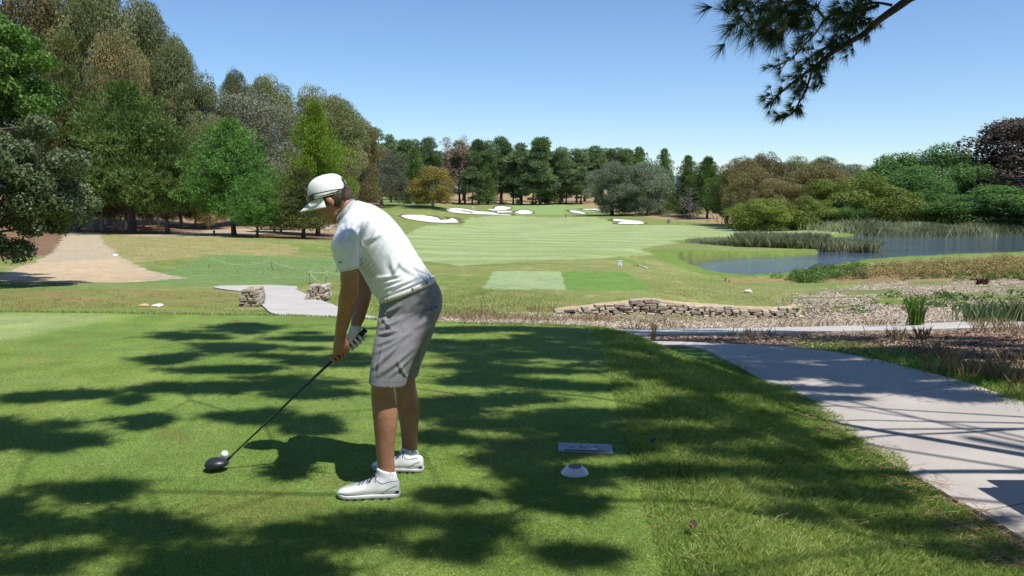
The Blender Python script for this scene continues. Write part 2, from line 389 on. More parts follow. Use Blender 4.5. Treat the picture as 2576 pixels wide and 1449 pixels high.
# dirt road
DIRT = [(168, 583), (250, 585), (262, 612), (300, 645), (375, 680), (470, 700), (360, 708), (60, 712), (-60, 706), (0, 692), (70, 668), (128, 640), (150, 610)]
zone(DIRT, rgb(.42, .345, .25), 9)
zone([(80, 660), (280, 652), (400, 690), (340, 708), (-60, 708), (0, 690)], rgb(.50, .38, .25), 12, soft=.3 + .6 * sstep(.35, .55, n2))
zone([(300, 590), (720, 570), (880, 562), (880, 574), (720, 583), (560, 596), (330, 594)], rgb(.40, .33, .27), 3, amt=.85)
# fairway, mown in bands
FW = [(1000, 610), (1045, 575), (1100, 565), (1160, 567), (1180, 548), (1290, 540), (1350, 547), (1500, 545), (1530, 556), (1560, 566), (1700, 566), (1850, 568), (2000, 574), (2120, 583), (2165, 588), (2100, 596), (1880, 600), (1730, 608), (1600, 628), (1650, 640), (1500, 650), (1330, 657), (1160, 668), (1050, 655)]
st = .5 + .5 * np.tanh(3.2 * np.sin((GX * .16 + GY * .985) * 2 * math.pi / 9.0 + 1.2 * (n3 - .5)))
st2 = .5 + .5 * np.tanh(2.5 * np.sin((GX * .72 - GY * .2) * 2 * math.pi / 11.0))
fwc = mixa(np.broadcast_to(rgb(.25, .315, .125), GX.shape + (3,)), rgb(.34, .405, .215), st * .6 * (1 - .3 * sstep(120, 190, GY)) + .3 * st2 * sstep(70, 150, GY))
fwc = mixa(fwc, rgb(.20, .26, .08), sstep(.5, .8, n1) * .35)
zone(FW, fwc, 6)
zone([(1500, 632), (1640, 622), (1900, 612), (1900, 602), (1730, 607), (1600, 625)], rgb(.20, .20, .08), 5, amt=.5)
# brown ground beyond the green and under the right-hand trees
zone([(1100, 470), (1100, 516), (1200, 517), (1330, 512), (1420, 512), (1500, 521), (1580, 540), (1680, 555), (1800, 562), (1880, 566), (2010, 562), (2010, 470)], rgb(.33, .22, .13), 3, soft=.55 + .45 * sstep(.35, .6, n1))
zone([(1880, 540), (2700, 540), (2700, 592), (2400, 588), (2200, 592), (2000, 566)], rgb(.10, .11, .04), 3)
# the putting green
zone([(1240, 520), (1400, 514), (1500, 520), (1510, 532), (1400, 540), (1300, 540)], rgb(.22, .31, .11), 3)
# bare rims of the banks round the lake
ld = np.full(GX.shape, 99.0); mm = (GY > 45) & (GY < 190) & (GX > 8); ld[mm] = polydist(GX[mm], GY[mm], LAKE)
col = mixa(col, rgb(.13, .20, .04), ((ld < 2.0) & (ld > -.2)).astype(float) * .8)
col = mixa(col, rgb(.12, .13, .05), ((ld < .0) & (ld > -8)).astype(float))
# far tee with two cuts of grass
zone([(1242, 682), (1411, 683), (1424, 729), (1214, 727)], rgb(.28, .355, .18), 0)
zone([(1411, 683), (1573, 684), (1640, 732), (1424, 729)], rgb(.14, .24, .055), 0)
# bark mulch and creek bed on the right
MULCH = [(1000, 796), (1110, 797), (1250, 789), (1400, 789), (1640, 796), (2005, 800), (2050, 780), (2000, 752), (2010, 738), (2130, 724), (2240, 708), (2900, 700), (2900, 1500), (1300, 1500), (1300, 900), (1000, 860)]
mul = mixa(np.broadcast_to(rgb(.39, .325, .25), GX.shape + (3,)), rgb(.22, .165, .12), sstep(.35, .65, n2))
mm_ = not_tee & (hgt(GX, GY, True) > -9) & ((tee_d > 1.9) | (GX < .4))
gsel = sstep(.50, .62, fbm(GX * .45 + 3, GY * .6, 91)) * sstep(16, 20, RR)
zone(MULCH, mul, 5, soft=mm_.astype(float))
zone(MULCH, rgb(.15, .185, .055), 5, soft=gsel * .9)
zone([(2020, 770), (2060, 752), (2200, 742), (2330, 752), (2300, 775), (2080, 790)], rgb(.16, .21, .05), 8, amt=.8)
zone([(1990, 700), (2060, 680), (2200, 662), (2600, 640), (2900, 640), (2900, 712), (2576, 706), (2300, 708), (2120, 712)], rgb(.26, .20, .09), 5)
zone([(1820, 698), (2000, 696), (2000, 712), (1830, 714)], rgb(.36, .20, .11), 14, soft=.2 + .6 * sstep(.4, .6, n2))
# the dark bark bed beside the cart path, its grassy verge
BED = [(1640, 848), (2000, 843), (2576, 828), (3300, 815), (3300, 1400), (2576, 1030), (2300, 938), (2050, 880), (1740, 866)]
zone(BED, mixa(np.broadcast_to(rgb(.20, .125, .085), GX.shape + (3,)), rgb(.34, .26, .20), sstep(.45, .7, n2)), 5)
zone([(1980, 868), (2080, 866), (2300, 905), (2576, 985), (3300, 1230), (3300, 1400), (2576, 1030), (2300, 938), (2050, 882)], rgb(.13, .19, .045), 8, amt=.9)
# the tee and its longer-grassed bank
bank = (tee_d > 0) & (tee_d < np.where((GY > 9.3) & (GX > .4), 3.3, 2.35)) & (GX > -30)
bc = mixa(np.broadcast_to(rgb(.15, .25, .05), GX.shape + (3,)), rgb(.26, .31, .11), sstep(.45, .7, fbm(GX * 2, GY * 2, 15)) * .5 * sstep(.8, 2.0, tee_d))
bc = mixa(bc, rgb(.34, .22, .13), sstep(1.75, 2.05, tee_d + (n2 - .5) * .5) * .8 * (GY < 9.5))
col = np.where(bank[..., None], bc, col)
tn = fbm(GX * 3, GY * 3, 19); tn2 = fbm(GX * .8, GY * .8, 29)
tc_ = mixa(np.broadcast_to(rgb(.165, .245, .048), GX.shape + (3,)), rgb(.225, .30, .075), sstep(.3, .7, tn))
tc_ = mixa(tc_, rgb(.15, .25, .06), sstep(.4, .7, tn2) * .6)
worn = sstep(.66, .76, fbm(GX * 1.6 + 9, GY * 1.6, 39)); tc_ = mixa(tc_, rgb(.21, .15, .06), worn * .45)
dg = polydist(GX, GY, onz([-700, 0, 360, 250, 0, -700], [700, 783, 790, 812, 872, 1000], 0)); tc_ = mixa(tc_, rgb(.30, .37, .15), (1 - sstep(-.5, .1, dg)) * .9)
col = np.where((tee_d <= 0)[..., None], tc_, col)
nr, nc = GX.shape; idx = np.arange(nr * nc).reshape(nr, nc)
Fq = np.stack([idx[:-1, :-1], idx[:-1, 1:], idx[1:, 1:], idx[1:, :-1]], -1).reshape(-1, 4)
cover = np.concatenate([col.reshape(-1, 3), np.ones((nr * nc, 1))], 1)
def ground_material():
    m, t, o = nodes('ground'); p = t.nodes.new('ShaderNodeBsdfPrincipled'); L(t, p.outputs[0], o.inputs[0])
    p.inputs['Roughness'].default_value = .9; p.inputs['Specular IOR Level'].default_value = .15
    a = t.nodes.new('ShaderNodeAttribute'); a.attribute_name = 'cover'
    g = t.nodes.new('ShaderNodeNewGeometry'); pos = g.outputs['Position']
    n = noise_node(t, 45, 3, .75, pos); n_b = noise_node(t, 2.2, 8, .78, pos); n_c = noise_node(t, .22, 8, .8, pos)
    c1 = mixc(t, 1.0, a.outputs['Color'], ramp(t, n.outputs[0], .25, .75, (.62, .62, .6), (1.4, 1.4, 1.35)), 'MULTIPLY')
    c2 = mixc(t, 1.0, c1, ramp(t, n_b.outputs[0], .3, .7, (.78, .78, .80), (1.25, 1.22, 1.15)), 'MULTIPLY')
    c3 = mixc(t, 1.0, c2, ramp(t, n_c.outputs[0], .3, .7, (.86, .86, .90), (1.12, 1.12, 1.05)), 'MULTIPLY')
    L(t, c3, p.inputs['Base Color'])
    b = t.nodes.new('ShaderNodeBump'); b.inputs['Distance'].default_value = .012; L(t, n.outputs[0], b.inputs['Height'])
    b2 = t.nodes.new('ShaderNodeBump'); b2.inputs['Distance'].default_value = .05; L(t, n_b.outputs[0], b2.inputs['Height']); L(t, b.outputs[0], b2.inputs['Normal'])
    L(t, b2.outputs[0], p.inputs['Normal']); return m
M_ground = ground_material()
me = mesh_np('ground', np.stack([GX, GY, GZ], -1).reshape(-1, 3), Fq[:, ::-1], 4, True, {'cover': ('FLOAT_COLOR', cover)})
tag(link('ground', me, M_ground), kind='structure')

# ------------------------------------------------------------------ lake
def water_material():
    m, t, o = nodes('water'); p = t.nodes.new('ShaderNodeBsdfPrincipled'); L(t, p.outputs[0], o.inputs[0])
    g = t.nodes.new('ShaderNodeNewGeometry'); mp = t.nodes.new('ShaderNodeMapping'); mp.inputs['Scale'].default_value = (.5, 1.3, 1)
    L(t, g.outputs['Position'], mp.inputs[0])
    n0 = noise_node(t, .12, 3, .6, mp.outputs[0]); L(t, mixc(t, n0.outputs[0], (.055, .08, .11), (.085, .115, .145)), p.inputs['Base Color'])  # blue of the reflected sky put into the base colour
    p.inputs['Roughness'].default_value = .05; p.inputs['IOR'].default_value = 1.33; p.inputs['Specular IOR Level'].default_value = .8
    n = noise_node(t, 2.6, 4, .65, mp.outputs[0])
    rp = ramp(t, n0.outputs[0], .4, .6, (.5, .5, .5), (1, 1, 1))
    mu = t.nodes.new('ShaderNodeMath'); mu.operation = 'MULTIPLY'; L(t, n.outputs[0], mu.inputs[0]); L(t, rp, mu.inputs[1])
    b = t.nodes.new('ShaderNodeBump'); b.inputs['Distance'].default_value = .055; L(t, mu.outputs[0], b.inputs['Height']); L(t, b.outputs[0], p.inputs['Normal'])
    return m
cen = np.array(LAKE)
bm = bmesh.new(); vs = [bm.verts.new((x, y, LAKE_Z)) for x, y in ((12, 52), (150, 52), (190, 130), (30, 130))]; bm.faces.new(vs)
me = bpy.data.meshes.new('lake_water'); bm.to_mesh(me); bm.free()
# only the lake's own outline, a little wider so that it runs under the banks
out_ = []
for i in range(len(LAKE)):
    a, b_, c_ = LAKE[i - 1], LAKE[i], LAKE[(i + 1) % len(LAKE)]; d = (c_ - a); nrm = np.array([d[1], -d[0]]) / (np.hypot(*d) + 1e-9)
    q1 = b_ + nrm * .5; q = q1 if polydist(np.array([q1[0]]), np.array([q1[1]]), LAKE)[0] > 0 else b_ - nrm * .5; out_.append(q)
bm = bmesh.new(); bm.faces.new([bm.verts.new((q[0], q[1], LAKE_Z)) for q in out_]); bmesh.ops.triangulate(bm, faces=bm.faces)
bmesh.ops.recalc_face_normals(bm, faces=bm.faces)
for f_ in bm.faces:
    if f_.normal.z < 0: f_.normal_flip()
bm.to_mesh(me); bm.free()
tag(link('lake_water', me, water_material()), kind='structure')

# ------------------------------------------------------------------ far hills
def hills():
    xs = np.linspace(-4000, 5500, 90); V = []; 
    H = 18 + 70 * fbm(xs / 900, xs * 0 + 3, 5) + 25 * fbm(xs / 200, xs * 0, 8)
    for x, h in zip(xs, H): V += [(x, 3400, -10), (x, 3600, h * .8), (x, 3900, h), (x, 4400, -10)]
    n = len(xs); Fc = []
    for i in range(n - 1):
        for k in range(3): Fc.append((i * 4 + k, (i + 1) * 4 + k, (i + 1) * 4 + k + 1, i * 4 + k + 1))
    m = pmat('haze tinted hill cover', (.10, .16, .20), (.13, .19, .22), .01, .95, obj=True, spec=.1)  # blue of distance haze mixed into the hills' own colour
    tag(link('hills', mesh_np('hills', V, Fc, 4, True), m), kind='structure')
hills()
# ------------------------------------------------------------------ sand bunkers
M_sand = pmat('bunker sand', (.66, .63, .57), (.84, .82, .77), .35, .95, .03, 6, spec=.1)
M_lip = pmat('bunker lip turf', (.11, .08, .045), (.16, .17, .06), 1.2, .95, .08, 5, spec=.1)
def c5(P): return [(880.5 + x * .3418, 314.5 + y * .3418) for x, y in P]
BUNK = [
 [(375, 672), (420, 665), (540, 668), (640, 685), (665, 702), (700, 694), (760, 690), (796, 714), (780, 721), (640, 721), (520, 709), (410, 689)],
 [(703, 628), (760, 613), (830, 618), (930, 635), (1050, 645), (1090, 657), (1180, 664), (1170, 668), (1050, 661), (900, 656), (760, 646)],
 [(1005, 622), (1060, 619), (1075, 604), (1130, 600), (1185, 612), (1130, 628), (1050, 630)],
 [(1085, 638), (1140, 634), (1190, 637), (1185, 643), (1090, 646)],
 [(1210, 648), (1250, 630), (1300, 627), (1340, 640), (1335, 653), (1270, 657)],
 [(1612, 632), (1660, 632), (1730, 649), (1720, 655), (1640, 645)],
 [(1705, 620), (1830, 618), (1852, 632), (1930, 635), (1930, 645), (1870, 647), (1820, 631), (1740, 627)],
 [(1937, 693), (1990, 696), (2090, 706), (2150, 714), (2150, 730), (1975, 729), (2002, 714), (1945, 707)]]
for P in BUNK:
    P = np.array(c5(P)); n = len(P) * 5
    Q = smooth_line(np.vstack([P, P[:1]]), n + 1)[:-1]
    cx_, cy_ = Q.mean(0)
    W_ = ground_at(Q[:, 0], Q[:, 1]); bm = bmesh.new()
    zc = hgt(W_[:, 0], W_[:, 1])
    vs = [bm.verts.new((x, y, z + .08)) for (x, y), z in zip(W_, zc)]
    f = bm.faces.new(vs); bmesh.ops.triangulate(bm, faces=[f], ngon_method='EAR_CLIP')
    bmesh.ops.subdivide_edges(bm, edges=bm.edges[:], cuts=2, use_grid_fill=True)
    for v in bm.verts: v.co.z = float(hgt(np.array([v.co.x]), np.array([v.co.y]))[0]) + .09 + .03 * random.random()
    for f in bm.faces:
        f.normal_update()
        if f.normal.z < 0: f.normal_flip()
    me = bpy.data.meshes.new('sand_bunker'); bm.to_mesh(me); bm.free()
    bo = tag(link('sand_bunker', me, M_sand), kind='structure')
    # raised turf lip round the far side
    Yc = W_[:, 1].mean(); mb = MB(); pts = []
    for i in range(n):
        a = W_[i - 1]; b_ = W_[(i + 1) % n]; d = b_ - a; nn = np.array([d[1], -d[0]]) / (np.hypot(*d) + 1e-9)
        if nn @ (W_[i] - W_.mean(0)) < 0: nn = -nn
        fw = max(0.0, nn[1]) ; sd = max(0, 1 - abs(nn[1]) * 2) * .4
        pts.append((W_[i], nn, fw, zc[i]))
    V = []; Fs = []
    for i, (p, nn, fw, z) in enumerate(pts):
        h = (.10 + .34 * fw) * (.8 + .4 * random.random()); wd = .35 + 1.3 * fw
        V += [(p[0] - nn[0] * .05, p[1] - nn[1] * .05, z), (p[0] + nn[0] * .1, p[1] + nn[1] * .1, z + h), (p[0] + nn[0] * wd, p[1] + nn[1] * wd, z + h * .9), (p[0] + nn[0] * wd * 3, p[1] + nn[1] * wd * 3, float(hgt(np.array([p[0] + nn[0] * wd * 3]), np.array([p[1] + nn[1] * wd * 3]))[0]) - .05)]
    for i in range(n):
        j = (i + 1) % n
        for k in range(3): Fs.append((i * 4 + k, i * 4 + k + 1, j * 4 + k + 1, j * 4 + k))
    mb.add(V, Fs); mb.build('turf_lip', M_lip, bo, True)

# ------------------------------------------------------------------ concrete cart path, slab by slab
M_conc = pmat('path concrete', (.36, .32, .285), (.49, .44, .39), .9, .85, .004, 60, spec=.25, lo=.3, hi=.7)
M_conc2 = pmat('old path concrete', (.42, .39, .35), (.50, .465, .43), 1.2, .88, .003, 40, spec=.2)
def strip_path(name, Lp, Rp, nslab, mat, low=True, th_=.05, gap=.012, lift=.035, nx=10, per=9):
    """Lp, Rp: edge points (world xy) ; slabs are children"""
    n = nslab * per + 1; Ls = smooth_line(Lp, n * 3); Rs = smooth_line(Rp, n * 3)
    def resample(P, n):
        d = np.r_[0, np.cumsum(np.hypot(*np.diff(P, axis=0).T))]; t = np.linspace(0, d[-1], n)
        return np.stack([np.interp(t, d, P[:, 0]), np.interp(t, d, P[:, 1])], -1)
    Ls = resample(Ls, n); Rs = resample(Rs, n)
    root = empty(name, (float(Ls[0][0]), float(Ls[0][1]), 0)); tag(root, kind='structure')
    for s in range(nslab):
        i0 = s * per; i1 = i0 + per; V = []; Fs = []
        t = np.linspace(0, 1, nx + 1)[:, None]
        for i in range(i0, i1 + 1):
            k = i + (gap * 3 if i == i0 else (-gap * 3 if i == i1 else 0)); ka = int(math.floor(k)) if k >= 0 else 0; ka = min(max(ka, 0), n - 2); fr = k - ka
            A = Ls[ka] * (1 - fr) + Ls[ka + 1] * fr; B = Rs[ka] * (1 - fr) + Rs[ka + 1] * fr
            P = A * (1 - t) + B * t; Z = hgt(P[:, 0], P[:, 1], low)
            Z = np.polyval(np.polyfit(t[:, 0], Z, 1), t[:, 0]) + lift
            V += [(p[0], p[1], z) for p, z in zip(P, Z)]
        m = nx + 1; r = per + 1; top = len(V); V += [(v[0], v[1], v[2] - .16) for v in V]
        for i in range(r - 1):
            for k in range(nx): Fs.append((i * m + k, i * m + k + 1, (i + 1) * m + k + 1, (i + 1) * m + k))
        for i in range(r - 1):
            Fs.append((i * m, (i + 1) * m, (i + 1) * m + top, i * m + top)); q = nx
            Fs.append((i * m + q, i * m + q + top, (i + 1) * m + q + top, (i + 1) * m + q))
        for k in range(nx):
            Fs.append((k, k + top, k + 1 + top, k + 1)); q = (r - 1) * m
            Fs.append((q + k, q + k + 1, q + k + 1 + top, q + k + top))
        me = bpy.data.meshes.new('slab'); me.from_pydata(V, [], Fs); me.update(); recalc(me)
        link('slab', me, mat, root)
    return root
# near path: runs past the camera on the right and bends left behind the tee
def px2(P, z): return np.array([onz(x, y, z) for x, y in P])
Lp = np.vstack([[(3.0, -3.0), (2.98, 0.5)], [onz(2600, 1385, -.5), onz(2380, 1250, -.51), onz(2180, 1140, -.56), onz(1950, 985, -.62), onz(1830, 912, -.66)], [onz(1740, 874, -.72), (1.3, 11.5)]])
Rp = np.vstack([[(5.5, -3.0), (5.5, 0.5), (5.45, 4.5)], [onz(2600, 1030, -.60), onz(2440, 972, -.61), onz(2300, 935, -.63), onz(2180, 905, -.66), onz(2040, 879, -.69)], [onz(1880, 867, -.72), (1.2, 12.3)]])
strip_path('cart_path', Lp, Rp, 6, M_conc, low=True, nx=14, per=14)
# second arm of the path crossing behind the tee
A = ground_at([1500, 1640, 1800, 2000, 2200, 2400, 2576, 2760], [850, 846, 843, 841, 836, 831, 824, 815]); B = ground_at([1500, 1640, 1800, 2000, 2200, 2400, 2576, 2760], [834, 832, 830, 827, 821, 815, 808, 800])
strip_path('cart_path', A, B, 7, M_conc2, nx=6, per=8)
# path over the bridge on the left
A = ground_at([800, 690, 668, 655, 648, 640], [812, 793, 778, 764, 747, 735]); B = ground_at([1010, 905, 850, 805, 768, 740], [812, 793, 775, 757, 742, 729])
strip_path('cart_path', A, B, 3, M_conc2, nx=8, per=8)
A = ground_at([536, 560, 610, 690, 748], [725, 729.5, 735, 735, 728]); B = ground_at([536, 560, 610, 690, 748], [724, 721, 720, 719, 723])
strip_path('cart_path', A, B, 1, M_conc2, nx=6, per=16)

# ------------------------------------------------------------------ dry stone wall and the bridge's stone ends
M_stone = []
for i, (a, b_) in enumerate([((.42, .33, .23), (.55, .46, .35)), ((.36, .31, .25), (.50, .43, .34)), ((.50, .42, .31), (.62, .54, .43)), ((.30, .24, .19), (.42, .34, .26))]):
    M_stone.append(pmat('wall stone', a, b_, 14, .9, .01, 30, spec=.2))
def rock_mesh(seed):
    r = random.Random(seed); bm = bmesh.new(); bmesh.ops.create_cube(bm, size=2)
    for v in bm.verts: v.co = Vector((v.co.x * r.uniform(.72, 1.08), v.co.y * r.uniform(.8, 1.05), v.co.z * r.uniform(.68, 1.05)))
    bmesh.ops.bevel(bm, geom=bm.edges[:], offset=.2, segments=1, affect='EDGES')
    me = bpy.data.meshes.new('stone'); bm.to_mesh(me); bm.free(); me.materials.append(M_stone[seed % 4]); return me
ROCKS = [rock_mesh(i) for i in range(24)]
def stone(parent, p, h, rz=0, tilt=0):
    o = bpy.data.objects.new('stone', random.choice(ROCKS)); C.objects.link(o); o.parent = parent
    o.location = Vector(p) - parent.location; o.scale = h; o.rotation_euler = (random.uniform(-.08, .08) + tilt, random.uniform(-.1, .1), rz + random.uniform(-.15, .15)); return o
wx = [1396, 1450, 1513, 1570, 1630, 1683, 1742, 1800, 1859, 1920, 1976, 2012]
wt = [784, 776, 768, 762, 755, 761, 767, 771, 776, 778, 777, 770]; wb = [789, 791, 793, 792, 791, 793, 796, 797, 799, 800, 801, 800]
base = ground_at(wx, wb); BL = smooth_line(base, 200); WTX = np.linspace(0, 1, 200)
tops = np.interp(np.linspace(0, len(wx) - 1, 200), range(len(wx)), wt); bots = np.interp(np.linspace(0, len(wx) - 1, 200), range(len(wx)), wb)
wall = empty('stone_wall', (float(BL[0][0]), float(BL[0][1]), -1.9))
tag(wall, 'low dry stone retaining wall of tan rocks below the far tee', 'wall')
seg = np.r_[0, np.cumsum(np.hypot(*np.diff(BL, axis=0).T))]; Lw = seg[-1]; row = 0; zrow = 0.0
while zrow < .46:
    hrow = random.uniform(.075, .12); s = random.uniform(0, .1)
    while s < Lw:
        ln = random.uniform(.12, .36); i = int(np.interp(min(s + ln / 2, Lw), seg, range(200)))
        zb = float(hgt(BL[i:i + 1, 0], BL[i:i + 1, 1], True)[0]) - .04
        Hh = (bots[i] - tops[i]) / F * BL[i][1] + .05
        if zrow + hrow * .6 < Hh:
            j = min(i + 2, 199); k = max(i - 2, 0); d = BL[j] - BL[k]
            stone(wall, (BL[i][0] , BL[i][1] + .10 + .15 * zrow + random.uniform(-.03, .03), zb + zrow + hrow / 2), (ln / 2 * .98, .14, hrow / 2 * 1.02), math.atan2(d[1], d[0]))
        s += ln
    zrow += hrow * .93
# earth packed behind the wall top
mb = MB(); V = []; Fs = []
for i in range(0, 200, 4):
    zb = float(hgt(BL[i:i + 1, 0], BL[i:i + 1, 1], True)[0]); Hh = (bots[i] - tops[i]) / F * BL[i][1]
    z = zb + Hh; V += [(BL[i][0], BL[i][1] + .13, zb - .05), (BL[i][0], BL[i][1] + .15, z - .02), (BL[i][0], BL[i][1] + .25, z + .035 + .02 * random.random()), (BL[i][0], BL[i][1] + .9, float(hgt(BL[i:i + 1, 0], BL[i:i + 1, 1] + .9, True)[0]) - .06)]
for i in range(len(V) // 4 - 1):
    for k in range(3): Fs.append((i * 4 + k, (i + 1) * 4 + k, (i + 1) * 4 + k + 1, i * 4 + k + 1))
mb.add(V, Fs); mb.build('earth_edge', pmat('bare earth', (.50, .38, .24), (.38, .28, .17), 6, .95, .02, 20), wall)
def stone_end(x0, x1, y0, y1, label, seed):
    random.seed(seed); p = gp((x0 + x1) / 2, y1); Y = p.y; wdt = (x1 - x0) / F * Y; ht = (y1 - y0) / F * Y
    e = empty('stone_bridge_end', p); tag(e, label, 'stone pier', 'dry stone ends of the path bridge')
    mb = MB(); mb.box((p.x, p.y + .28, p.z + ht * .42), (wdt * .36, .26, ht * .42)); mb.build('core', M_stone[3], e)
    z = 0
    while z < ht:
        hr = random.uniform(.06, .09); f = z / ht; half = wdt / 2 * (1 - .28 * f * f)
        for depth in (0, .2, .42):
            x = -half
            while x < half - .03:
                ln = min(random.uniform(.1, .22), half - x); 
                if ln > .05: stone(e, (p.x + x + ln / 2 + .05 * f, p.y + depth + random.uniform(-.02, .02), p.z + z + hr / 2), (ln / 2, .11, hr / 2 * 1.05))
                x += ln
        z += hr * .95
    return e
stone_end(602, 652, 728, 771, 'stacked stone bridge end left of the grey path, dark on its left face', 3)
stone_end(768, 824, 718, 757, 'stacked stone bridge end right of the path behind the golfer elbow', 5)

# ------------------------------------------------------------------ rope fences
M_rope = pmat('pale green rope', (.42, .50, .30), (.52, .58, .38), 60, .8); M_stake = pmat('green stake', (.20, .27, .14), (.30, .35, .2), 10, .7)
def rope_fence(stakes, label):
    P = [(gp(x, y), lean, h) for x, y, lean, h in stakes]; e = empty('rope_fence', P[0][0]); tag(e, label, 'rope fence', 'rope fences beside the cart path')
    tops = []
    for p, lean, h in P:
        t = p + Vector((lean, 0, h)); mb = MB(); mb.tube([p - Vector((lean * .1, 0, .1)), t], .016, 8); mb.build('stake', M_stake, e, True); tops.append(t)
    for a, b_ in zip(tops[:-1], tops[1:]):
        mb = MB(); sag = (b_ - a).length * .09; mb.tube([a.lerp(b_, k / 14) - Vector((0, 0, sag * 4 * (k / 14) * (1 - k / 14) + .02)) for k in range(15)], .010, 6, True); mb.build('rope', M_rope, e, True)
rope_fence([(524, 674, .16, .45), (686, 679, -.1, .45), (846, 685, .02, .42), (960, 690, .05, .42)], 'pale rope slung between leaning stakes at the edge of the mown grass')
rope_fence([(780, 713, .0, .42), (818, 711, .09, .40), (900, 712, .02, .4)], 'short rope run on two stakes above the stone bridge end')
rope_fence([(780, 714, .0, .40), (822, 722, .0, .16)], 'rope dropping from a stake to the stone bridge end')

# ------------------------------------------------------------------ small fixtures on the course
M_white = pmat('white paint', (.75, .76, .76), (.82, .82, .82), 5, .5); M_dark = pmat('dark paint', (.03, .03, .035), None, rough=.5)
M_wood = pmat('weathered wood', (.12, .08, .05), (.2, .14, .09), 12, .9, .01, 30)
p = gp(1559, 671); e = empty('tee_sign', p); tag(e, 'small white box sign standing behind the far tee', 'sign')
mb = MB(); mb.box(p + Vector((0, 0, .12)), (.085, .05, .12)); o = mb.build('box', M_white, e)
bv = o.modifiers.new('b', 'BEVEL'); bv.width = .012; bv.segments = 2
mb = MB(); mb.box(p + Vector((0, -.054, .06)), (.04, .004, .03)); mb.build('plate', pmat('grey plate', (.35, .38, .4), None, rough=.4), e)
mb = MB(); mb.box(p + Vector((0, 0, .255)), (.095, .06, .012)); mb.build('lid', M_white, e)
mb = MB(); q = [gp(x, y) + Vector((0, 0, .03)) for x, y in ((1590, 667), (1605, 669), (1618, 673), (1627, 677))]; mb.tube(q, .035, 8)
tag(mb.build('edging_stone', pmat('pale edging', (.6, .56, .48), (.7, .66, .58), 6, .9), None, True), 'pale curved strip of edging lying in the grass by the white sign', 'edging')
def post(px, py, hpx, wpx, label, mat, name='wooden_post', cat='post', group=None):
    p = gp(px, py); s = p.y / F; mb = MB(); w_ = wpx * s / 2; h = hpx * s
    mb.tube([p - Vector((0, 0, .1)), p + Vector((0, 0, h * .9)), p + Vector((0, 0, h))], [w_, w_, w_ * .8], 10)
    tag(mb.build(name, mat, None, False), label, cat, group)
post(539, 592, 13, 5, 'short dark wooden post at the lawn edge left of the bright conifer', M_wood)
post(456, 590, 9, 3, 'thin pale stake among the trunks beside the forest track', pmat('pale stake', (.4, .36, .3), None))
post(1825, 708, 9, 4, 'thin rusty stake standing beside the lake edge', pmat('rusty iron', (.2, .07, .03), (.3, .12, .05), 30, .8))
post(1835, 710, 5, 4, 'shortest rusty peg, right beside the thin rusty stake', pmat('rusty iron', (.2, .07, .03), (.3, .12, .05), 30, .8))
post(1684, 562, 11, 11, 'squat grey tree stump on the far fairway edge', pmat('stump bark', (.28, .25, .21), (.38, .34, .28), 4, .95, .03, 12), 'tree_stump', 'stump')
# flag
p = gp(1384, 534); e = empty('flagstick', p); tag(e, 'thin yellow flagstick standing in the distant green', 'flagstick')
mb = MB(); mb.tube([p, p + Vector((0, 0, 2.5))], .05, 8); mb.build('pole', pmat('yellow pole', (.7, .62, .2), None, rough=.4), e)
mb = MB(); mb.add([p + Vector(v) for v in ((0, 0, 2.45), (0, 0, 2.05), (-.28, .05, 2.1), (-.38, .15, 2.38), (0, .02, 2.45), (0, .02, 2.05), (-.28, .07, 2.1), (-.38, .17, 2.38))], [(0, 1, 2, 3), (7, 6, 5, 4), (0, 3, 7, 4), (1, 5, 6, 2), (2, 6, 7, 3)]); mb.build('flag', pmat('pale flag', (.75, .72, .4), None), e)
# distant people
M_skin_far = pmat('far skin', (.35, .2, .13), None)
def far_person(px, py, h, shirt, legs, label, rz=0):
    p = gp(px, py); mb = MB(); s = h / 1.75
    def P(x, y, z): return p + Vector((x * s, y * s, z * s))
    for sx in (-1, 1):
        mb.cap(P(.09 * sx, 0, .9), P(.12 * sx, 0, .48), .09 * s, .065 * s, 8); mb.cap(P(.12 * sx, 0, .48), P(.13 * sx, .02, .06), .06 * s, .045 * s, 8)
        mb.cap(P(.13 * sx, .04, .04), P(.14 * sx, -.12, .04), .045 * s, .04 * s, 8)
        mb.cap(P(.2 * sx, 0, 1.4), P(.26 * sx, -.03, 1.12), .055 * s, .045 * s, 8); mb.cap(P(.26 * sx, -.03, 1.12), P(.22 * sx, -.16, .9), .042 * s, .032 * s, 8)
    mb.cap(P(0, 0, .95), P(0, 0, 1.36), .15 * s, .17 * s, 12); mb.cap(P(0, 0, 1.4), P(0, -.01, 1.55), .06 * s, .055 * s, 8); mb.ell(P(0, -.02, 1.64), (.085 * s, .1 * s, .12 * s))
    me = remesh(mb, 'person', .03 * s, 2); o = tag(link('person', me, M_skin_far), label, 'person')
    mb = MB(); mb.cap(P(0, 0, .98), P(0, 0, 1.37), .175 * s, .195 * s, 12)
    for sx in (-1, 1): mb.cap(P(.17 * sx, 0, 1.41), P(.24 * sx, -.02, 1.2), .085 * s, .07 * s, 8)
    link('shirt', remesh(mb, 'shirt', .03 * s, 2), pmat('far shirt', shirt, None), o, False)
    mb = MB(); mb.cap(P(0, 0, .9), P(0, 0, .98), .18 * s, .18 * s, 12)
    for sx in (-1, 1): mb.cap(P(.09 * sx, 0, .9), P(.12 * sx, 0, .5), .115 * s, .09 * s, 8)
    link('trousers', remesh(mb, 'trousers', .03 * s, 2), pmat('far trousers', legs, None), o, False)
    return o
far_person(1423, 549, 1.35, (.75, .16, .06), (.03, .05, .06), 'person in a red orange top and dark trousers on the distant fairway')
far_person(1233, 531, 1.2, (.8, .8, .78), (.7, .7, .68), 'person in white clothing beside the far bunkers')
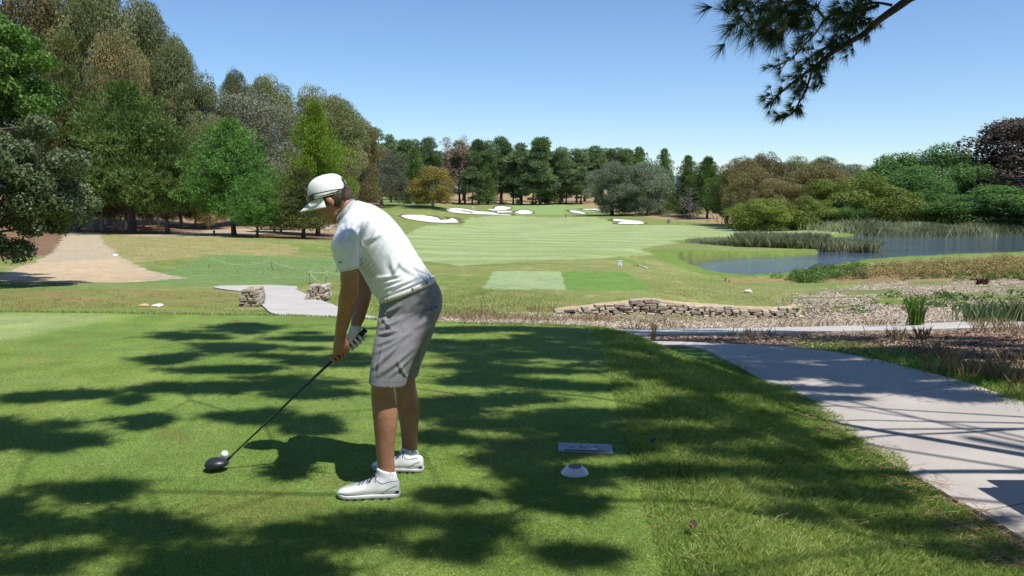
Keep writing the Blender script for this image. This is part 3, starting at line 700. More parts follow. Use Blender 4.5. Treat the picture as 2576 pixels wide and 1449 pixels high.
# loose rocks
M_rock = pmat('loose rock', (.5, .44, .36), (.62, .56, .47), 8, .9, .02, 20)
def rock(px, py, wpx, hpx, label, mat=M_rock, name='rock', cat='rock'):
    p = gp(px, py); s = p.y / F; random.seed(int(px)); bm = bmesh.new(); bmesh.ops.create_icosphere(bm, subdivisions=3, radius=1)
    for v in bm.verts:
        k = 1 + .5 * (mnoise.noise(v.co * 1.3 + Vector((px, py, 0))) ) ; v.co = Vector((v.co.x * wpx * s / 2 * k, v.co.y * wpx * s / 2.4 * k, max(v.co.z, -.3) * hpx * s * .9 * k))
    me = bpy.data.meshes.new(name); bm.to_mesh(me); bm.free(); o = link(name, me, mat); o.location = p + Vector((0, 0, hpx * s * .2)); tag(o, label, cat); return o
rock(1881, 737, 20, 9, 'pale rock resting on the grass above the right end of the stone wall')
rock(362, 770, 24, 5, 'flat orange tan rock half sunk in the grass behind the tee', pmat('orange rock', (.5, .3, .16), (.6, .42, .26), 8, .9))
rock(397, 771, 26, 6, 'white flat rock beside the orange tan one behind the tee', pmat('white rock', (.62, .6, .56), (.74, .72, .68), 8, .9))
rock(291, 643, 16, 4, 'small white scrap lying on the dry grass beside the dirt road', M_white, 'paper_scrap', 'litter')
rock(2437, 690, 12, 8, 'tan rock among the dry scrub near the lake', M_rock)
rock(1190, 526, 6, 5, 'small grey boulder on the lip behind the long bunker', M_rock)
p = gp(1040, 515); mb = MB(); mb.box(p + Vector((0, 0, .5)), (.42, .3, .55)); mb.box(p + Vector((0, 0, 1.08)), (.47, .35, .04)); tag(mb.build('utility_box', pmat('teal paint', (.25, .42, .42), None), None), 'small pale teal utility box below the olive gums', 'box')
# ------------------------------------------------------------------ trees: shared crowns and trunks, one thing per tree
def unit(n):
    v = rng.normal(size=(n, 3)); return v / np.linalg.norm(v, axis=1, keepdims=True)
def cards(P, N, size, asp, kind='quad', spread=.8, droop=0.0):
    """leaf-sized faces at P, turned roughly along N"""
    n = len(P); D = N + unit(n) * spread; D[:, 2] -= droop; D /= np.linalg.norm(D, axis=1, keepdims=True)
    A = np.cross(D, unit(n)); A /= np.linalg.norm(A, axis=1, keepdims=True) + 1e-9; s = (size * rng.uniform(.6, 1.35, n))[:, None]
    if kind == 'needle':      # narrow pieces pointing along D
        w = A * s * asp; V = np.stack([P - w * .5, P + w * .5, P + D * s], 1); k = 3
    else:                     # face across D, drooping length
        B = np.cross(D, A); B[:, 2] -= droop; B /= np.linalg.norm(B, axis=1, keepdims=True) + 1e-9
        V = np.stack([P - B * s * .5, P + A * s * asp * .5 - B * s * .05, P + B * s * .5, P - A * s * asp * .5 - B * s * .05], 1); k = 4
    return V.reshape(-1, 3), np.arange(n * k, dtype=np.int32).reshape(n, k), k
def blobs(cl, n, fill=.45):
    """points in the outer part of many small clumps; cl rows: x y z rx ry rz"""
    cl = np.asarray(cl, float); wgt = (cl[:, 3] * cl[:, 4] + cl[:, 3] * cl[:, 5]) ; wgt /= wgt.sum(); i = rng.choice(len(cl), n, p=wgt)
    u = unit(n); r = fill + (1 - fill) * rng.random(n) ** .45; r *= 1 + .09 * rng.normal(size=n)
    P = cl[i, :3] + u * cl[i, 3:6] * r[:, None]; return P, u, i
def make_crown(name, mat, cl, n, size, asp=.6, kind='quad', spread=.8, droop=0., fill=.45, up=.25):
    P, N, i = blobs(cl, n, fill); N = N + np.array([0, 0, up]); V, Fc, k = cards(P, N, size, asp, kind, spread, droop)
    cv = rng.random(len(cl))[i] * .5 + rng.random(n) * .5
    me = mesh_np(name, V, Fc, k, False, {'v': ('FLOAT', np.repeat(cv, k))}); me.materials.append(mat); return me
def dome_clumps(n, rx, rz, z0, cr, seed, flat=.55, bottom=.0, inner=.25):
    """clumps spread over an uneven dome whose centre is at height z0 (tree height = 1)"""
    r = np.random.default_rng(seed); out = []
    lob = r.uniform(.72, 1.12, 9)
    for k in range(n):
        t = r.uniform(-bottom, 1); ph = r.uniform(0, 2 * np.pi); z = t; rad = math.sqrt(max(0, 1 - z * abs(z))) if z > 0 else 1 - .3 * abs(z)
        rr = (1 - inner * r.random()) * lob[int((ph / (2 * np.pi) * 9)) % 9]
        c_ = cr * r.uniform(.65, 1.35); out.append((math.cos(ph) * rad * rx * rr, math.sin(ph) * rad * rx * rr, z0 + z * rz * (1 - .16 * r.random()), c_, c_, c_ * r.uniform(flat, flat + .3)))
    return np.array(out)
def cone_clumps(levels, rx, z0, cr, seed, per=9, power=.8, jit=.2, a=1.7):
    r = np.random.default_rng(seed); out = []
    for l in range(levels):
        f = l / (levels - 1); z = z0 + (1 - z0) * f * .97; rad = rx * (1 - f ** a) ** power * (.82 + .18 * min(1, f * 6)) * r.uniform(.85, 1.1) + .01
        m = max(3, int(per * (1 - f ** 2 * .7))); off = r.uniform(0, 6)
        for k in range(m):
            ph = off + 2 * math.pi * k / m + r.uniform(-.3, .3); q = rad * r.uniform(1 - jit * 2, 1 + jit)
            for q2, s_ in ((q, 1.0), (q * .62, 1.05), (q * .25, 1.0)):
                c_ = cr * r.uniform(.7, 1.25) * (1 - .25 * f) * s_; out.append((math.cos(ph) * q2, math.sin(ph) * q2, z + r.uniform(-.02, .02) - .02 * q2 / rx, c_ * 1.15, c_ * 1.15, c_ * .55))
    return np.array(out)
def make_trunk(name, mat, cl, r0=.022, top=.8, limbs=26, seed=0, fork=.25, lean=.0, tr=.35):
    r = random.Random(seed); mb = MB(); N_ = 9; ax = []
    for k in range(N_): f = k / (N_ - 1); ax.append(Vector((lean * f + .012 * math.sin(f * 5 + seed), .012 * math.cos(f * 4 + seed) - .012 * math.cos(seed), f * top)))
    ax[0].z = -.02; mb.tube(ax, [r0 * (1.35 if k == 0 else 1) * (1 - .78 * k / (N_ - 1)) for k in range(N_)], 9)
    idx = list(range(len(cl))); r.shuffle(idx)
    for i in idx[:limbs]:
        c_ = Vector(cl[i][:3]); h = max(.1, min(top * .95, c_.z - math.hypot(c_.x, c_.y) * r.uniform(.35, .8))); h = max(h, fork)
        f = h / top; k = min(int(f * (N_ - 1)), N_ - 2); a = ax[k].lerp(ax[k + 1], f * (N_ - 1) - k)
        mid = a.lerp(c_, .5) + Vector((r.uniform(-.02, .02), r.uniform(-.02, .02), r.uniform(-.03, .01)))
        rr = r0 * (1 - .7 * f) * tr * r.uniform(.8, 1.3); mb.tube([a, a.lerp(mid, .5) + Vector((0, 0, .006)), mid, mid.lerp(c_, .55) + Vector((0, 0, .012)), c_], [rr, rr * .85, rr * .65, rr * .42, rr * .15], 5, False)
    me = mb.mesh(name, True); me.materials.append(mat); return me
B_gum = pmat('gum bark', (.30, .25, .21), (.48, .43, .38), 5, .9, .02, 14); B_pine = pmat('pine bark', (.06, .045, .038), (.14, .10, .08), 9, .95, .03, 25)
B_grey = pmat('grey dead wood', (.13, .11, .10), (.22, .19, .175), 6, .9)
L_gum = leafmat('gum leaves', (.10, .12, .046), (.335, .345, .15), .3); L_gumb = leafmat('brown gum leaves', (.12, .105, .040), (.34, .285, .125), .25)
L_gumg = leafmat('grey gum leaves', (.10, .105, .065), (.26, .26, .17), .22); L_dgum = leafmat('dark brown gum leaves', (.055, .040, .032), (.17, .125, .095), .15)
L_pine = leafmat('dark pine needles', (.04, .085, .022), (.18, .26, .065), .25); L_row = leafmat('row pine needles', (.08, .13, .055), (.28, .37, .17), .28)
L_con = leafmat('bright conifer sprays', (.05, .13, .025), (.20, .37, .08), .28); L_con2 = leafmat('yellow green conifer sprays', (.085, .15, .012), (.24, .34, .035), .25)
L_oak = leafmat('oak leaves', (.03, .085, .02), (.17, .29, .05), .3, .12, .5, .25); L_oakg = leafmat('grey green oak leaves', (.035, .058, .022), (.18, .225, .10), .2, .1, .5, .3)
L_wil = leafmat('grey willow leaves', (.09, .13, .07), (.32, .38, .24), .25); L_pop = leafmat('poplar leaves', (.045, .10, .03), (.17, .29, .08), .35)
L_yel = leafmat('yellow green leaves', (.09, .135, .025), (.30, .35, .085), .35); L_red = leafmat('dark red leaves', (.04, .02, .025), (.13, .06, .06), .2); L_dead = leafmat('dead pine needles', (.20, .13, .10), (.40, .28, .22), .1)
L_yg = leafmat('olive yellow gum leaves', (.12, .10, .02), (.31, .245, .06), .22)
PROTO = {}; L_olv = leafmat('olive pine needles', (.08, .10, .03), (.25, .26, .08), .25)
def B_dummy(v): return make_trunk('trunk', B_pine, cl, .025, .93, 30, v, .10)
def proto(key, crown, trunk): PROTO[key] = (crown, trunk)
for v in range(3):
    cl = dome_clumps(84, .40, .48, .50, .10, 10 + v, .75, bottom=.75, inner=.55); T = make_trunk('trunk', B_gum, cl, .02, .82, 40, v, .3)
    PROTO['gum%d' % v] = (make_crown('crown', L_gum, cl, 60000, .0165, .5, droop=.5, fill=.75), T)
    PROTO['gumb%d' % v] = (make_crown('crown', L_gumb, cl, 45000, .018, .5, droop=.5, fill=.75), T)
for v in range(2):
    cl = dome_clumps(80, .42, .46, .50, .115, 30 + v, bottom=.8, inner=.55); T = make_trunk('trunk', B_gum, cl, .022, .8, 34, v + 5, .15)
    PROTO['gumg%d' % v] = (make_crown('crown', L_gumg, cl, 42000, .017, .45, droop=.6, fill=.62), T)
    PROTO['yg%d' % v] = (make_crown('crown', L_yg, cl, 24000, .022, .5, fill=.62), T)
    PROTO['dgum%d' % v] = (make_crown('crown', L_dgum, cl, 44000, .022, .5, fill=.62), T)
    PROTO['wil%d' % v] = (make_crown('crown', L_wil, dome_clumps(80, .46, .47, .48, .11, 33 + v, bottom=.95, inner=.5), 36000, .032, .24, droop=1.4), make_trunk('trunk', B_pine, cl, .03, .7, 20, v, .12))
    PROTO['pop%d' % v] = (make_crown('crown', L_pop, dome_clumps(100, .40, .48, .48, .10, 43 + v, .9, bottom=.97, inner=.5), 42000, .019, .7, fill=.6), T)
    PROTO['yel%d' % v] = (make_crown('crown', L_yel, dome_clumps(60, .5, .52, .45, .13, 53 + v, .85, bottom=.95, inner=.5), 26000, .027, .5, fill=.6), make_trunk('trunk', B_pine, cl, .02, .6, 14, v, .1))
    cl = cone_clumps(11, .40, .27, .105, 60 + v, 11, .50, .30, a=2.6); PROTO['pine%d' % v] = (make_crown('crown', L_pine, cl, 60000, .026, .34, 'needle', .55, fill=.75, up=.7), make_trunk('trunk', B_pine, cl, .028, .93, 70, v, .13))
    cl = cone_clumps(12, .40, .27, .088, 70 + v, 13, .50, .14, a=2.4); PROTO['con%d' % v] = (make_crown('crown', L_con, cl, 56000, .022, .40, 'needle', .6, droop=.35, fill=.78, up=.25), make_trunk('trunk', B_pine, cl, .022, .93, 40, v, .10))
    cl = cone_clumps(10, .40, .22, .115, 80 + v, 10, .55, .35, a=2.2); PROTO['olv%d' % v] = (make_crown('crown', L_olv, cl, 36000, .025, .38, 'needle', .6, fill=.55, up=.6), B_dummy(v)); PROTO['lime%d' % v] = (make_crown('crown', L_con2, cl, 46000, .025, .38, 'needle', .6, fill=.55, up=.6), make_trunk('trunk', B_pine, cl, .025, .93, 50, v, .10))
for v in range(4):
    r_ = np.random.default_rng(90 + v); cl = np.vstack([dome_clumps(46, .17, .33, .66, .068, 90 + v, bottom=.95, inner=.8), dome_clumps(14, .17, .25, .40, .055, 95 + v, bottom=1, inner=.6)])
    T = make_trunk('trunk', B_pine, cl, .013, .93, 30, v, .3)
    PROTO['row%d' % v] = (make_crown('crown', L_row, cl, 15000, .026, .42, 'needle', .7, fill=.4, up=.6), T)
    if v < 2: PROTO['deadrow%d' % v] = (make_crown('crown', L_dead, cl, 4500, .020, .35, 'needle', .7, fill=.2), T)
cl = dome_clumps(40, .42, .5, .48, .10, 120, bottom=.9, inner=.5); PROTO['spruce0'] = (make_crown('crown', L_pine, cone_clumps(12, .42, .12, .10, 121, 12, .6, .25), 30000, .032, .4, 'needle', .6, up=.5), make_trunk('trunk', B_pine, cl, .02, .8, 10, 3, .2))
PROTO['red0'] = (make_crown('crown', L_red, dome_clumps(14, .36, .4, .55, .14, 130, bottom=.7), 1500, .06, .6), make_trunk('trunk', B_pine, dome_clumps(14, .36, .4, .55, .14, 130), .03, .6, 12, 3, .15))
cl = dome_clumps(60, .40, .5, .5, .09, 140, bottom=.9, inner=.3); PROTO['bare0'] = (None, make_trunk('trunk', B_grey, cl, .022, .9, 60, 4, .12, tr=.5))
counts = {}
def tree(key, x0, x1, ytop, ybase, label, D=None, trunk_x=None, group=None, name='tree', cat='tree', rz=None, depth=1.0):
    """a tree standing on the ground, filling x0..x1 and ytop..ybase of the photograph"""
    px = (x0 + x1) / 2 if trunk_x is None else trunk_x
    if D is None:
        p = gp(px, ybase); 
    else:
        a, b_ = ray(px, ybase); X = float(a) * D; p = Vector((X, D, float(hgt(np.array([X]), np.array([D]))[0])))
    a, b_ = ray(px, ytop); H = CAMZ + float(b_) * p.y - p.z
    cr, tk = PROTO[key]; src = cr or tk; co = np.empty(len(src.vertices) * 3, np.float32); 
    wkey = (key, 'w')
    if wkey not in counts:
        src.vertices.foreach_get('co', co); co = co.reshape(-1, 3); counts[wkey] = (np.percentile(np.abs(co[:, 0]), 98.5), np.percentile(co[:, 2], 99.7))
    hw, hz = counts[wkey]; sx = (x1 - x0) / 2 / F * p.y / hw; sz = H / hz
    e = empty(name, p, random.uniform(0, 6.28) if rz is None else rz); e.scale = (sx, sx * depth, sz); tag(e, label, cat, group)
    for nm, me_ in (('trunk', tk), ('crown', cr)):
        if me_ is not None: link(nm, me_, None, e, world=False)
    return e
random.seed(11)
# --- the gum forest on the left
G1 = 'tall gums of the forest on the left'
for k, (x0, x1, yt, D, key, lab) in enumerate([
    (-330, 40, -150, 105, 'gum0', 'huge olive gum at the forest edge cut by the left border of the photo'),
    (-20, 250, -70, 108, 'gumb1', 'tall brown olive gum rising behind the bright oak'),
    (140, 400, -70, 104, 'gum2', 'highest olive gum of the forest, its top cut by the picture edge'),
    (285, 478, 8, 108, 'gum1', 'big olive brown gum forming the steep shoulder of the forest'),
    (385, 528, 102, 104, 'gum0', 'brown olive gum on the descending edge of the forest skyline'),
    (440, 600, 192, 100, 'gum2', 'olive gum standing behind the bright round conifer'),
    (235, 400, 85, 92, 'gumb0', 'rusty brown gum in front of the highest olive gum'),
    (195, 320, 205, 84, 'gumb2', 'reddish brown smaller gum above the dark pine'),
    (470, 590, 290, 92, 'gum1', 'dull olive gum between the dark pine and the bright conifer')]):
    tree(key, x0, x1, yt, 570, lab, D=D, group=G1, name='gum_tree')
tree('olv1', 105, 290, 95, 588, 'feathery yellow green pine between the oak and the brown gums', D=80, name='pine_tree')
tree('gum0', 560, 660, 183, 560, 'far grey olive gum poking up left of the rounded pale gum', D=150, name='gum_tree', group='far gums on the left skyline')
tree('gum1', 610, 765, 197, 560, 'far olive gum with a knobbly top above the pale rounded gum', D=155, name='gum_tree', group='far gums on the left skyline')
tree('gum2', 715, 880, 222, 560, 'far grey gum rising behind the yellow green conifer', D=150, name='gum_tree', group='far gums on the left skyline')
tree('gum0', 780, 930, 250, 560, 'far olive gum right of the yellow green conifer top', D=152, name='gum_tree', group='far gums on the left skyline')
tree('gumb1', 835, 965, 300, 550, 'brownish far gum ending the left skyline beside the pines', D=165, name='gum_tree', group='far gums on the left skyline')
tree('gumg0', 525, 770, 235, 575, 'broad rounded pale grey green gum with dark forked limbs', D=104, name='gum_tree')
tree('gumg1', 655, 760, 420, 590, 'small silvery olive tree right of the bright conifers', D=86, name='gum_tree')
tree('gumb0', 590, 680, 330, 575, 'dull gum filling the gap behind the bright round conifer', D=112, name='gum_tree')
# dark understorey trunks in the forest, crowns merging above
tr_x = [(236, 584, 6, 'slender grey'), (262, 586, 8, 'leaning pale'), (289, 583, 9, 'mottled tan'), (304, 584, 10, 'thick grey'), (362, 588, 8, 'rough grey'), (377, 587, 11, 'stout grey'), (398, 583, 9, 'dull grey'), (455, 583, 6, 'thin dark'), (492, 578, 6, 'thin brown'), (525, 572, 6, 'dark slim'), (545, 575, 5, 'slight dark'), (690, 570, 6, 'far thin'), (720, 573, 6, 'far dark'), (205, 585, 8, 'shaded grey'), (180, 583, 7, 'dim grey')]
for k, (x, yb, wd, ad) in enumerate(tr_x):
    D = 84 + (k * 7) % 19; yt = (250, 330, 300, 290, 360, 340, 350, 380, 400, 420, 410, 420, 430, 300, 330)[k]
    where = ('left of the dark pine trunk' if x < 330 else 'just right of the dark pine trunk' if x < 410 else 'between the dark pine and the bright conifers' if x < 560 else 'behind the bright conifers')
    o = ['first', 'second', 'third', 'fourth', 'fifth', 'sixth'][[q for q in range(len(tr_x)) if (tr_x[q][0] < 330) == (x < 330) and (330 <= tr_x[q][0] < 410) == (330 <= x < 410) and (410 <= tr_x[q][0] < 560) == (410 <= x < 560)].index(k)]
    tree(('gum0', 'gumb1', 'gum2', 'gum1')[k % 4], x - 48, x + 48, yt, 580, '%s gum trunk in the shady forest, %s' % (ad, where), D=D, name='gum_tree', group='gums with bare trunks in the shady forest')
# --- front row
tree('pine0', 180, 475, 212, 587, 'big dark green pine with a thick trunk at the lawn edge', trunk_x=331, name='pine_tree', rz=.4)
tree('pine1', 365, 520, 318, 589, 'dark pine leaning on the bigger one, slimmer trunk at the lawn edge', trunk_x=424, name='pine_tree')
tree('con0', 485, 705, 303, 593, 'bright green rounded conifer, the taller of the pair', trunk_x=589, name='conifer')
tree('con1', 590, 712, 438, 597, 'bright green low conifer with its own trunk right of the taller one', trunk_x=647, name='conifer')
tree('lime0', 722, 880, 262, 590, 'yellow green conifer with a ragged top above the golfer cap', D=82, name='conifer')
tree('olv0', 650, 850, 425, 600, 'olive green spreading conifer whose trunk stands left of the golfer face', trunk_x=763, name='conifer')
tree('olv1', 740, 890, 390, 592, 'shadowed conifer directly behind the golfer cap', trunk_x=799, name='conifer')
tree('gumg1', 872, 1042, 370, 517, 'broad olive gum of two rounded masses above the far bunkers', trunk_x=960, name='gum_tree')
tree('gum1', 850, 965, 430, 520, 'low grey olive gum directly right of the cap', trunk_x=905, name='gum_tree')
tree('yg0', 1032, 1146, 420, 521, 'golden olive dome shaped gum left of the far pines', trunk_x=1090, name='gum_tree')
tree('spruce0', 1008, 1080, 375, 510, 'dark spruce showing between the two olive gums', D=260, name='conifer')
# --- the far pine row
rowg = 'tall pines in the far row'
ROW = [(915, 972, 325, 505, 'row0'), (962, 1004, 341, 505, 'row1'), (995, 1045, 352, 505, 'row2'), (1030, 1060, 353, 505, 'row3'), (1052, 1105, 347, 507, 'row0'), (1100, 1150, 346, 508, 'deadrow0'), (1145, 1190, 344, 509, 'deadrow1'), (1128, 1185, 356, 509, 'row1'),
       (1180, 1225, 352, 508, 'row2'), (1205, 1250, 356, 509, 'row3'), (1232, 1290, 346, 506, 'row0'), (1282, 1338, 362, 507, 'row1'), (1325, 1392, 347, 507, 'row2'), (1385, 1432, 373, 507, 'row3'), (1425, 1475, 376, 507, 'row0'), (1467, 1525, 369, 507, 'row1'), (1520, 1552, 376, 508, 'row2'), (1542, 1585, 374, 508, 'row3')]
rl = ['narrow pine left of the olive gum top', 'small round topped far pine beside the narrow one', 'squat topped far pine above the golden gum', 'thin far pine right above the golden gum', 'broad headed far pine over the golden gum', 'dead pinkish brown far pine, the paler of two', 'second dead brown far pine next to the pale one', 'half green far pine in front of the dead ones',
      'far pine right of the dead pair with dense foliage', 'far pine with a split top beside the dense one', 'far pine with a bare lower trunk next to the sky gap', 'dense far pine right of the sky gap', 'highest and broadest pine of the far row', 'shorter pine right of the highest one', 'second shorter pine right of the highest one', 'open crowned pine standing alone above the willows', 'small slender pine behind the left willow', 'bushy pine at the right end of the far row']
for (x0, x1, yt, yb, key), lab in zip(ROW, rl):
    e = tree(key, x0 - 6, x1 + 6, yt, yb, lab, name='pine_tree', group=rowg, D=345 + random.uniform(-12, 18))
for k, (x0, x1, yt) in enumerate([(1160, 1215, 420), (1195, 1250, 400), (1262, 1320, 410), (1310, 1368, 430), (1352, 1405, 400), (1398, 1450, 425), (1435, 1490, 420)]):
    tree(('row1', 'spruce0', 'row0')[k % 3], x0, x1, yt, 508, ['low dark pine under the second dead pine', 'lower dark pine under the dense far pine', 'low pine just right of the sky gap', 'low pine filling under the highest pine at left', 'low pine filling under the highest pine at right', 'low pine under the shorter pines', 'low dark pine beside the left willow'][k], D=335 + 4 * (k % 3), name='pine_tree', group='low pines below the far row')
for k in range(13):
    x = 950 + k * 52 + random.uniform(-8, 8); tree(('row0', 'row2', 'row1', 'row3')[k % 4], x - 34, x + 34, 378 + random.uniform(-8, 14), 500, 'pine seen between the trunks of the far row, further back', D=395 + random.uniform(-8, 8), name='pine_tree', group='pines behind the far row')
for k, x in enumerate((1267, 1304, 1342, 1378, 1412)):
    tree('red0', x - 11, x + 11, 501, 515, ['small dark red tree behind the green, leftmost of five', 'second dark red tree from the left behind the green', 'middle dark red tree behind the green', 'fourth dark red tree behind the green', 'rightmost of five dark red trees behind the green'][k], D=335, name='red_leaved_tree', group='small dark red trees behind the green')
# --- right of the green
tree('wil0', 1482, 1602, 408, 542, 'grey green willow like tree, left of two', trunk_x=1540, name='willow_tree')
tree('wil1', 1560, 1690, 410, 541, 'grey green willow like tree, right of two', trunk_x=1632, name='willow_tree')
for x0, x1, yt, yb, lab in ((1560, 1650, 374, 530, 'dark green pine behind the right willow'), (1630, 1705, 378, 536, 'dense green pine with a broad top right of the willows'), (1685, 1770, 395, 545, 'dense green pine behind the bare grey tree'), (1735, 1820, 398, 550, 'dense green pine left of the last dark one'), (1775, 1882, 430, 564, 'last dark conifer before the lake, its trunk clear on the lawn')):
    tree('spruce0' if x0 < 1700 else 'pine1', x0, x1, yt, yb, lab, name='pine_tree', group='dense dark pines right of the green')
tree('bare0', 1695, 1772, 468, 552, 'bare grey leafless tree in front of the dark pines', name='dead_tree')
# --- trees across the lake
tg = 'trees across the lake'
FS = [(1815, 1905, 398, 'gumb0', 150, 'brown gum nearest the dark pines across the lake'), (1880, 1965, 388, 'gumb1', 160, 'tall brown gum with a peaked top across the lake'), (1950, 2050, 396, 'gum2', 165, 'olive gum with a flat bristly top across the lake'), (2030, 2110, 397, 'gum0', 165, 'dull olive gum behind the rounded brown one'),
      (2085, 2190, 415, 'gumg0', 170, 'whitish grey gum low on the skyline across the lake'), (1830, 1960, 425, 'gumb2', 140, 'broad russet gum low in front across the lake'), (1985, 2130, 415, 'gumb0', 142, 'rounded russet brown gum across the lake'), (1905, 2010, 450, 'gumb1', 134, 'small rusty gum between the two russet ones'),
      (2150, 2260, 418, 'gumb2', 165, 'greyish brown gum behind the green poplars'), (2160, 2330, 388, 'pop0', 145, 'green poplar like tree, left side of the tall green mass'), (2270, 2470, 368, 'pop1', 142, 'green poplar like tree, tallest part of the tall green mass'), (2200, 2370, 420, 'pop0', 134, 'lower green tree in front of the tall green mass'),
      (2430, 2700, 300, 'dgum0', 140, 'dark brown purple gum at the right edge'), (2050, 2260, 440, 'yel0', 132, 'light yellow green willow across the lake'), (1855, 1990, 500, 'yel1', 128, 'low yellow green bush by the reeds, left of the russet gums'), (1990, 2090, 495, 'yel0', 128, 'small yellow green bush beneath the rounded russet gum'),
      (2170, 2300, 470, 'yel1', 127, 'dark yellow green bush right of the light willow'), (2255, 2400, 480, 'pop1', 127, 'mid green shrubby tree at the far bank'), (2330, 2440, 500, 'yel0', 125, 'olive bush low by the far reeds'), (2400, 2640, 468, 'pop0', 122, 'grey green willow hanging over the far water at right'), (2380, 2520, 420, 'pop1', 136, 'dull green tree left of the dark brown gum'),
      (2560, 2800, 480, 'pop1', 122, 'green willow over the water cut by the right edge'), (2080, 2180, 500, 'pop1', 128, 'small dark green bush under the light willow')]
for x0, x1, yt, key, D, lab in FS:
    tree(key, x0 - 14, x1 + 14, yt, 580, lab, D=D, name='tree' if key[:3] not in ('gum', 'dgu') else 'gum_tree', group=tg)
# --- near left oaks with drooping foliage
def big_oak(cx, D, rx, ztop, zbot, mat, n, size, seed, label, trunkH):
    r = np.random.default_rng(seed); p = gp(cx, 600, d0=20); p = Vector((float(ray(cx, 600)[0]) * D, D, 0)); p.z = float(hgt(np.array([p.x]), np.array([D]))[0])
    cl = []
    for k in range(130):
        u = r.normal(size=3); u /= np.linalg.norm(u); q = r.uniform(.55, 1.0); c_ = r.uniform(.28, .55)
        z = (ztop + zbot) / 2 + u[2] * (ztop - zbot) / 2 * q
        cl.append((u[0] * rx * q, u[1] * rx * q, z - p.z, c_ * 1.1, c_ * 1.1, c_ * .8))
    cl = np.array(cl); e = empty('oak_tree', p); tag(e, label, 'tree')
    P, N, i = blobs(cl, n, .3); V, Fc, k = cards(P, N + np.array([0, 0, .2]), size, .6, 'quad', .9, .3)
    cv = rng.random(len(cl))[i] * .4 + rng.random(n) * .6
    link('crown', mesh_np('crown', V, Fc, k, False, {'v': ('FLOAT', np.repeat(cv, k))}), mat, e, world=False)
    mb = MB(); top = ztop - p.z; ax = [Vector((.1 * math.sin(q), .1 * math.cos(q * 1.3) - .1, top * .8 * q / 8)) for q in range(9)]; ax[0].z = -.2
    mb.tube(ax, [.30 * (1 - .8 * q / 8) for q in range(9)], 12)
    for q in range(50):
        c_ = Vector(cl[q][:3]); h = min(max(1.0, c_.z - random.uniform(.3, 1.6)), top * .75); a = Vector((0, 0, h)); m = a.lerp(c_, .5) + Vector((0, 0, .25)); mb.tube([a, m, c_], [.06, .04, .012], 6, False)
    o = mb.build('trunk', B_pine, e, True, world=False)
zz = lambda py, D: CAMZ + float(ray(0, py)[1]) * D
big_oak(-60, 25, 2.55, zz(-20, 25), zz(420, 25), L_oak, 60000, .125, 1, 'glossy bright green oak at the top left corner of the photo', 3)
big_oak(-75, 23, 3.5, zz(262, 23), zz(650, 23), L_oakg, 95000, .105, 2, 'grey green oak with foliage drooping to the ground at the left edge', 3)
# ------------------------------------------------------------------ the golfer
M_skin = pmat('tanned skin', (.31, .15, .085), (.42, .215, .13), 14, .42, .002, 90, spec=.45, sub=.05)
def cloth(name, c, rough=.75, spec=.3): 
    return pmat(name, c, tuple(x * .95 for x in c), 30, rough, .0006, 900, spec=spec, sheen=.15)
M_shirt = cloth('white polo knit', (.84, .87, .94)); M_short = cloth('grey shorts cloth', (.22, .215, .235), .6, .3)
M_trim = cloth('light grey trim', (.42, .45, .50)); M_capm = cloth('white cap cloth', (.86, .87, .87)); M_sock = cloth('white sock knit', (.80, .80, .82))
M_hair = pmat('brown hair', (.045, .025, .016), (.10, .06, .04), 60, .5, .004, 220); M_belt = pmat('white belt', (.66, .65, .60), (.72, .71, .66), 20, .4)
M_shoe = pmat('white shoe leather', (.80, .80, .80), (.74, .74, .75), 6, .38, .001, 60, spec=.5); M_sole = pmat('light grey sole', (.62, .62, .62), (.5, .5, .5), 20, .55)
M_navy = pmat('navy piping', (.015, .02, .07), None, rough=.5); M_glove = pmat('white glove leather', (.70, .70, .69), (.78, .78, .77), 30, .5, .001, 120)
M_line = pmat('dark seam print', (.06, .06, .07), None, rough=.8); M_lens = pmat('dark lens', (.008, .009, .012), None, rough=.08, spec=.8)
body = MB()
R = [body]
# near (right) arm and far (left) arm: upper arm, forearm, wrist
body.loft([(860, 600, 903, 598, 4.03, .045), (858, 640, 903, 636, 4.0, .053), (856, 690, 903, 690, 4.0, .051), (857, 722, 901, 722, 4.01, .047), (852, 748, 900, 750, 4.03, .047), (849, 785, 887, 790, 4.07, .042), (845, 815, 878, 819, 4.11, .035), (842.5, 842, 870, 842, 4.14, .028), (843, 855, 871, 850, 4.16, .026)], 24)
body.loft([(878, 600, 925, 600, 4.38, .052), (876, 660, 916, 660, 4.38, .048), (884, 695, 926, 695, 4.36, .047), (893, 730, 935, 733, 4.33, .044), (890, 768, 928, 768, 4.29, .041), (884, 800, 917, 803, 4.25, .034), (882, 822, 908, 822, 4.22, .028), (882, 832, 908, 832, 4.21, .03)], 24)
# trunk under the clothes
body.loft([(962, 752, 1084, 708, 4.2, .14), (925, 700, 1040, 655, 4.2, .155), (890, 640, 1000, 590, 4.2, .17), (872, 605, 960, 545, 4.2, .17), (862, 578, 915, 522, 4.2, .10)], 24)
body.cap(at(892, 592, 4.08), at(892, 592, 4.31), .060, .060, 16)
body.loft([(962, 752, 1084, 712, 4.2, .14), (962, 785, 1100, 760, 4.2, .15), (960, 812, 1095, 795, 4.2, .14)], 24)
body.loft([(958, 812, 1080, 800, 4.10, .09), (948, 860, 1050, 860, 4.04, .08), (940, 925, 1012, 925, 4.0, .068), (934, 965, 992, 968, 4.0, .062), (934, 1000, 995, 1000, 4.0, .057), (938, 1045, 1000, 1045, 4.0, .058), (942, 1089, 997, 1089, 4.0, .052), (946, 1133, 992, 1133, 4.0, .043), (949.5, 1165, 993, 1163, 4.0, .036), (953, 1195, 994, 1190, 4.0, .036), (950, 1215, 996, 1212, 4.0, .037)], 24)
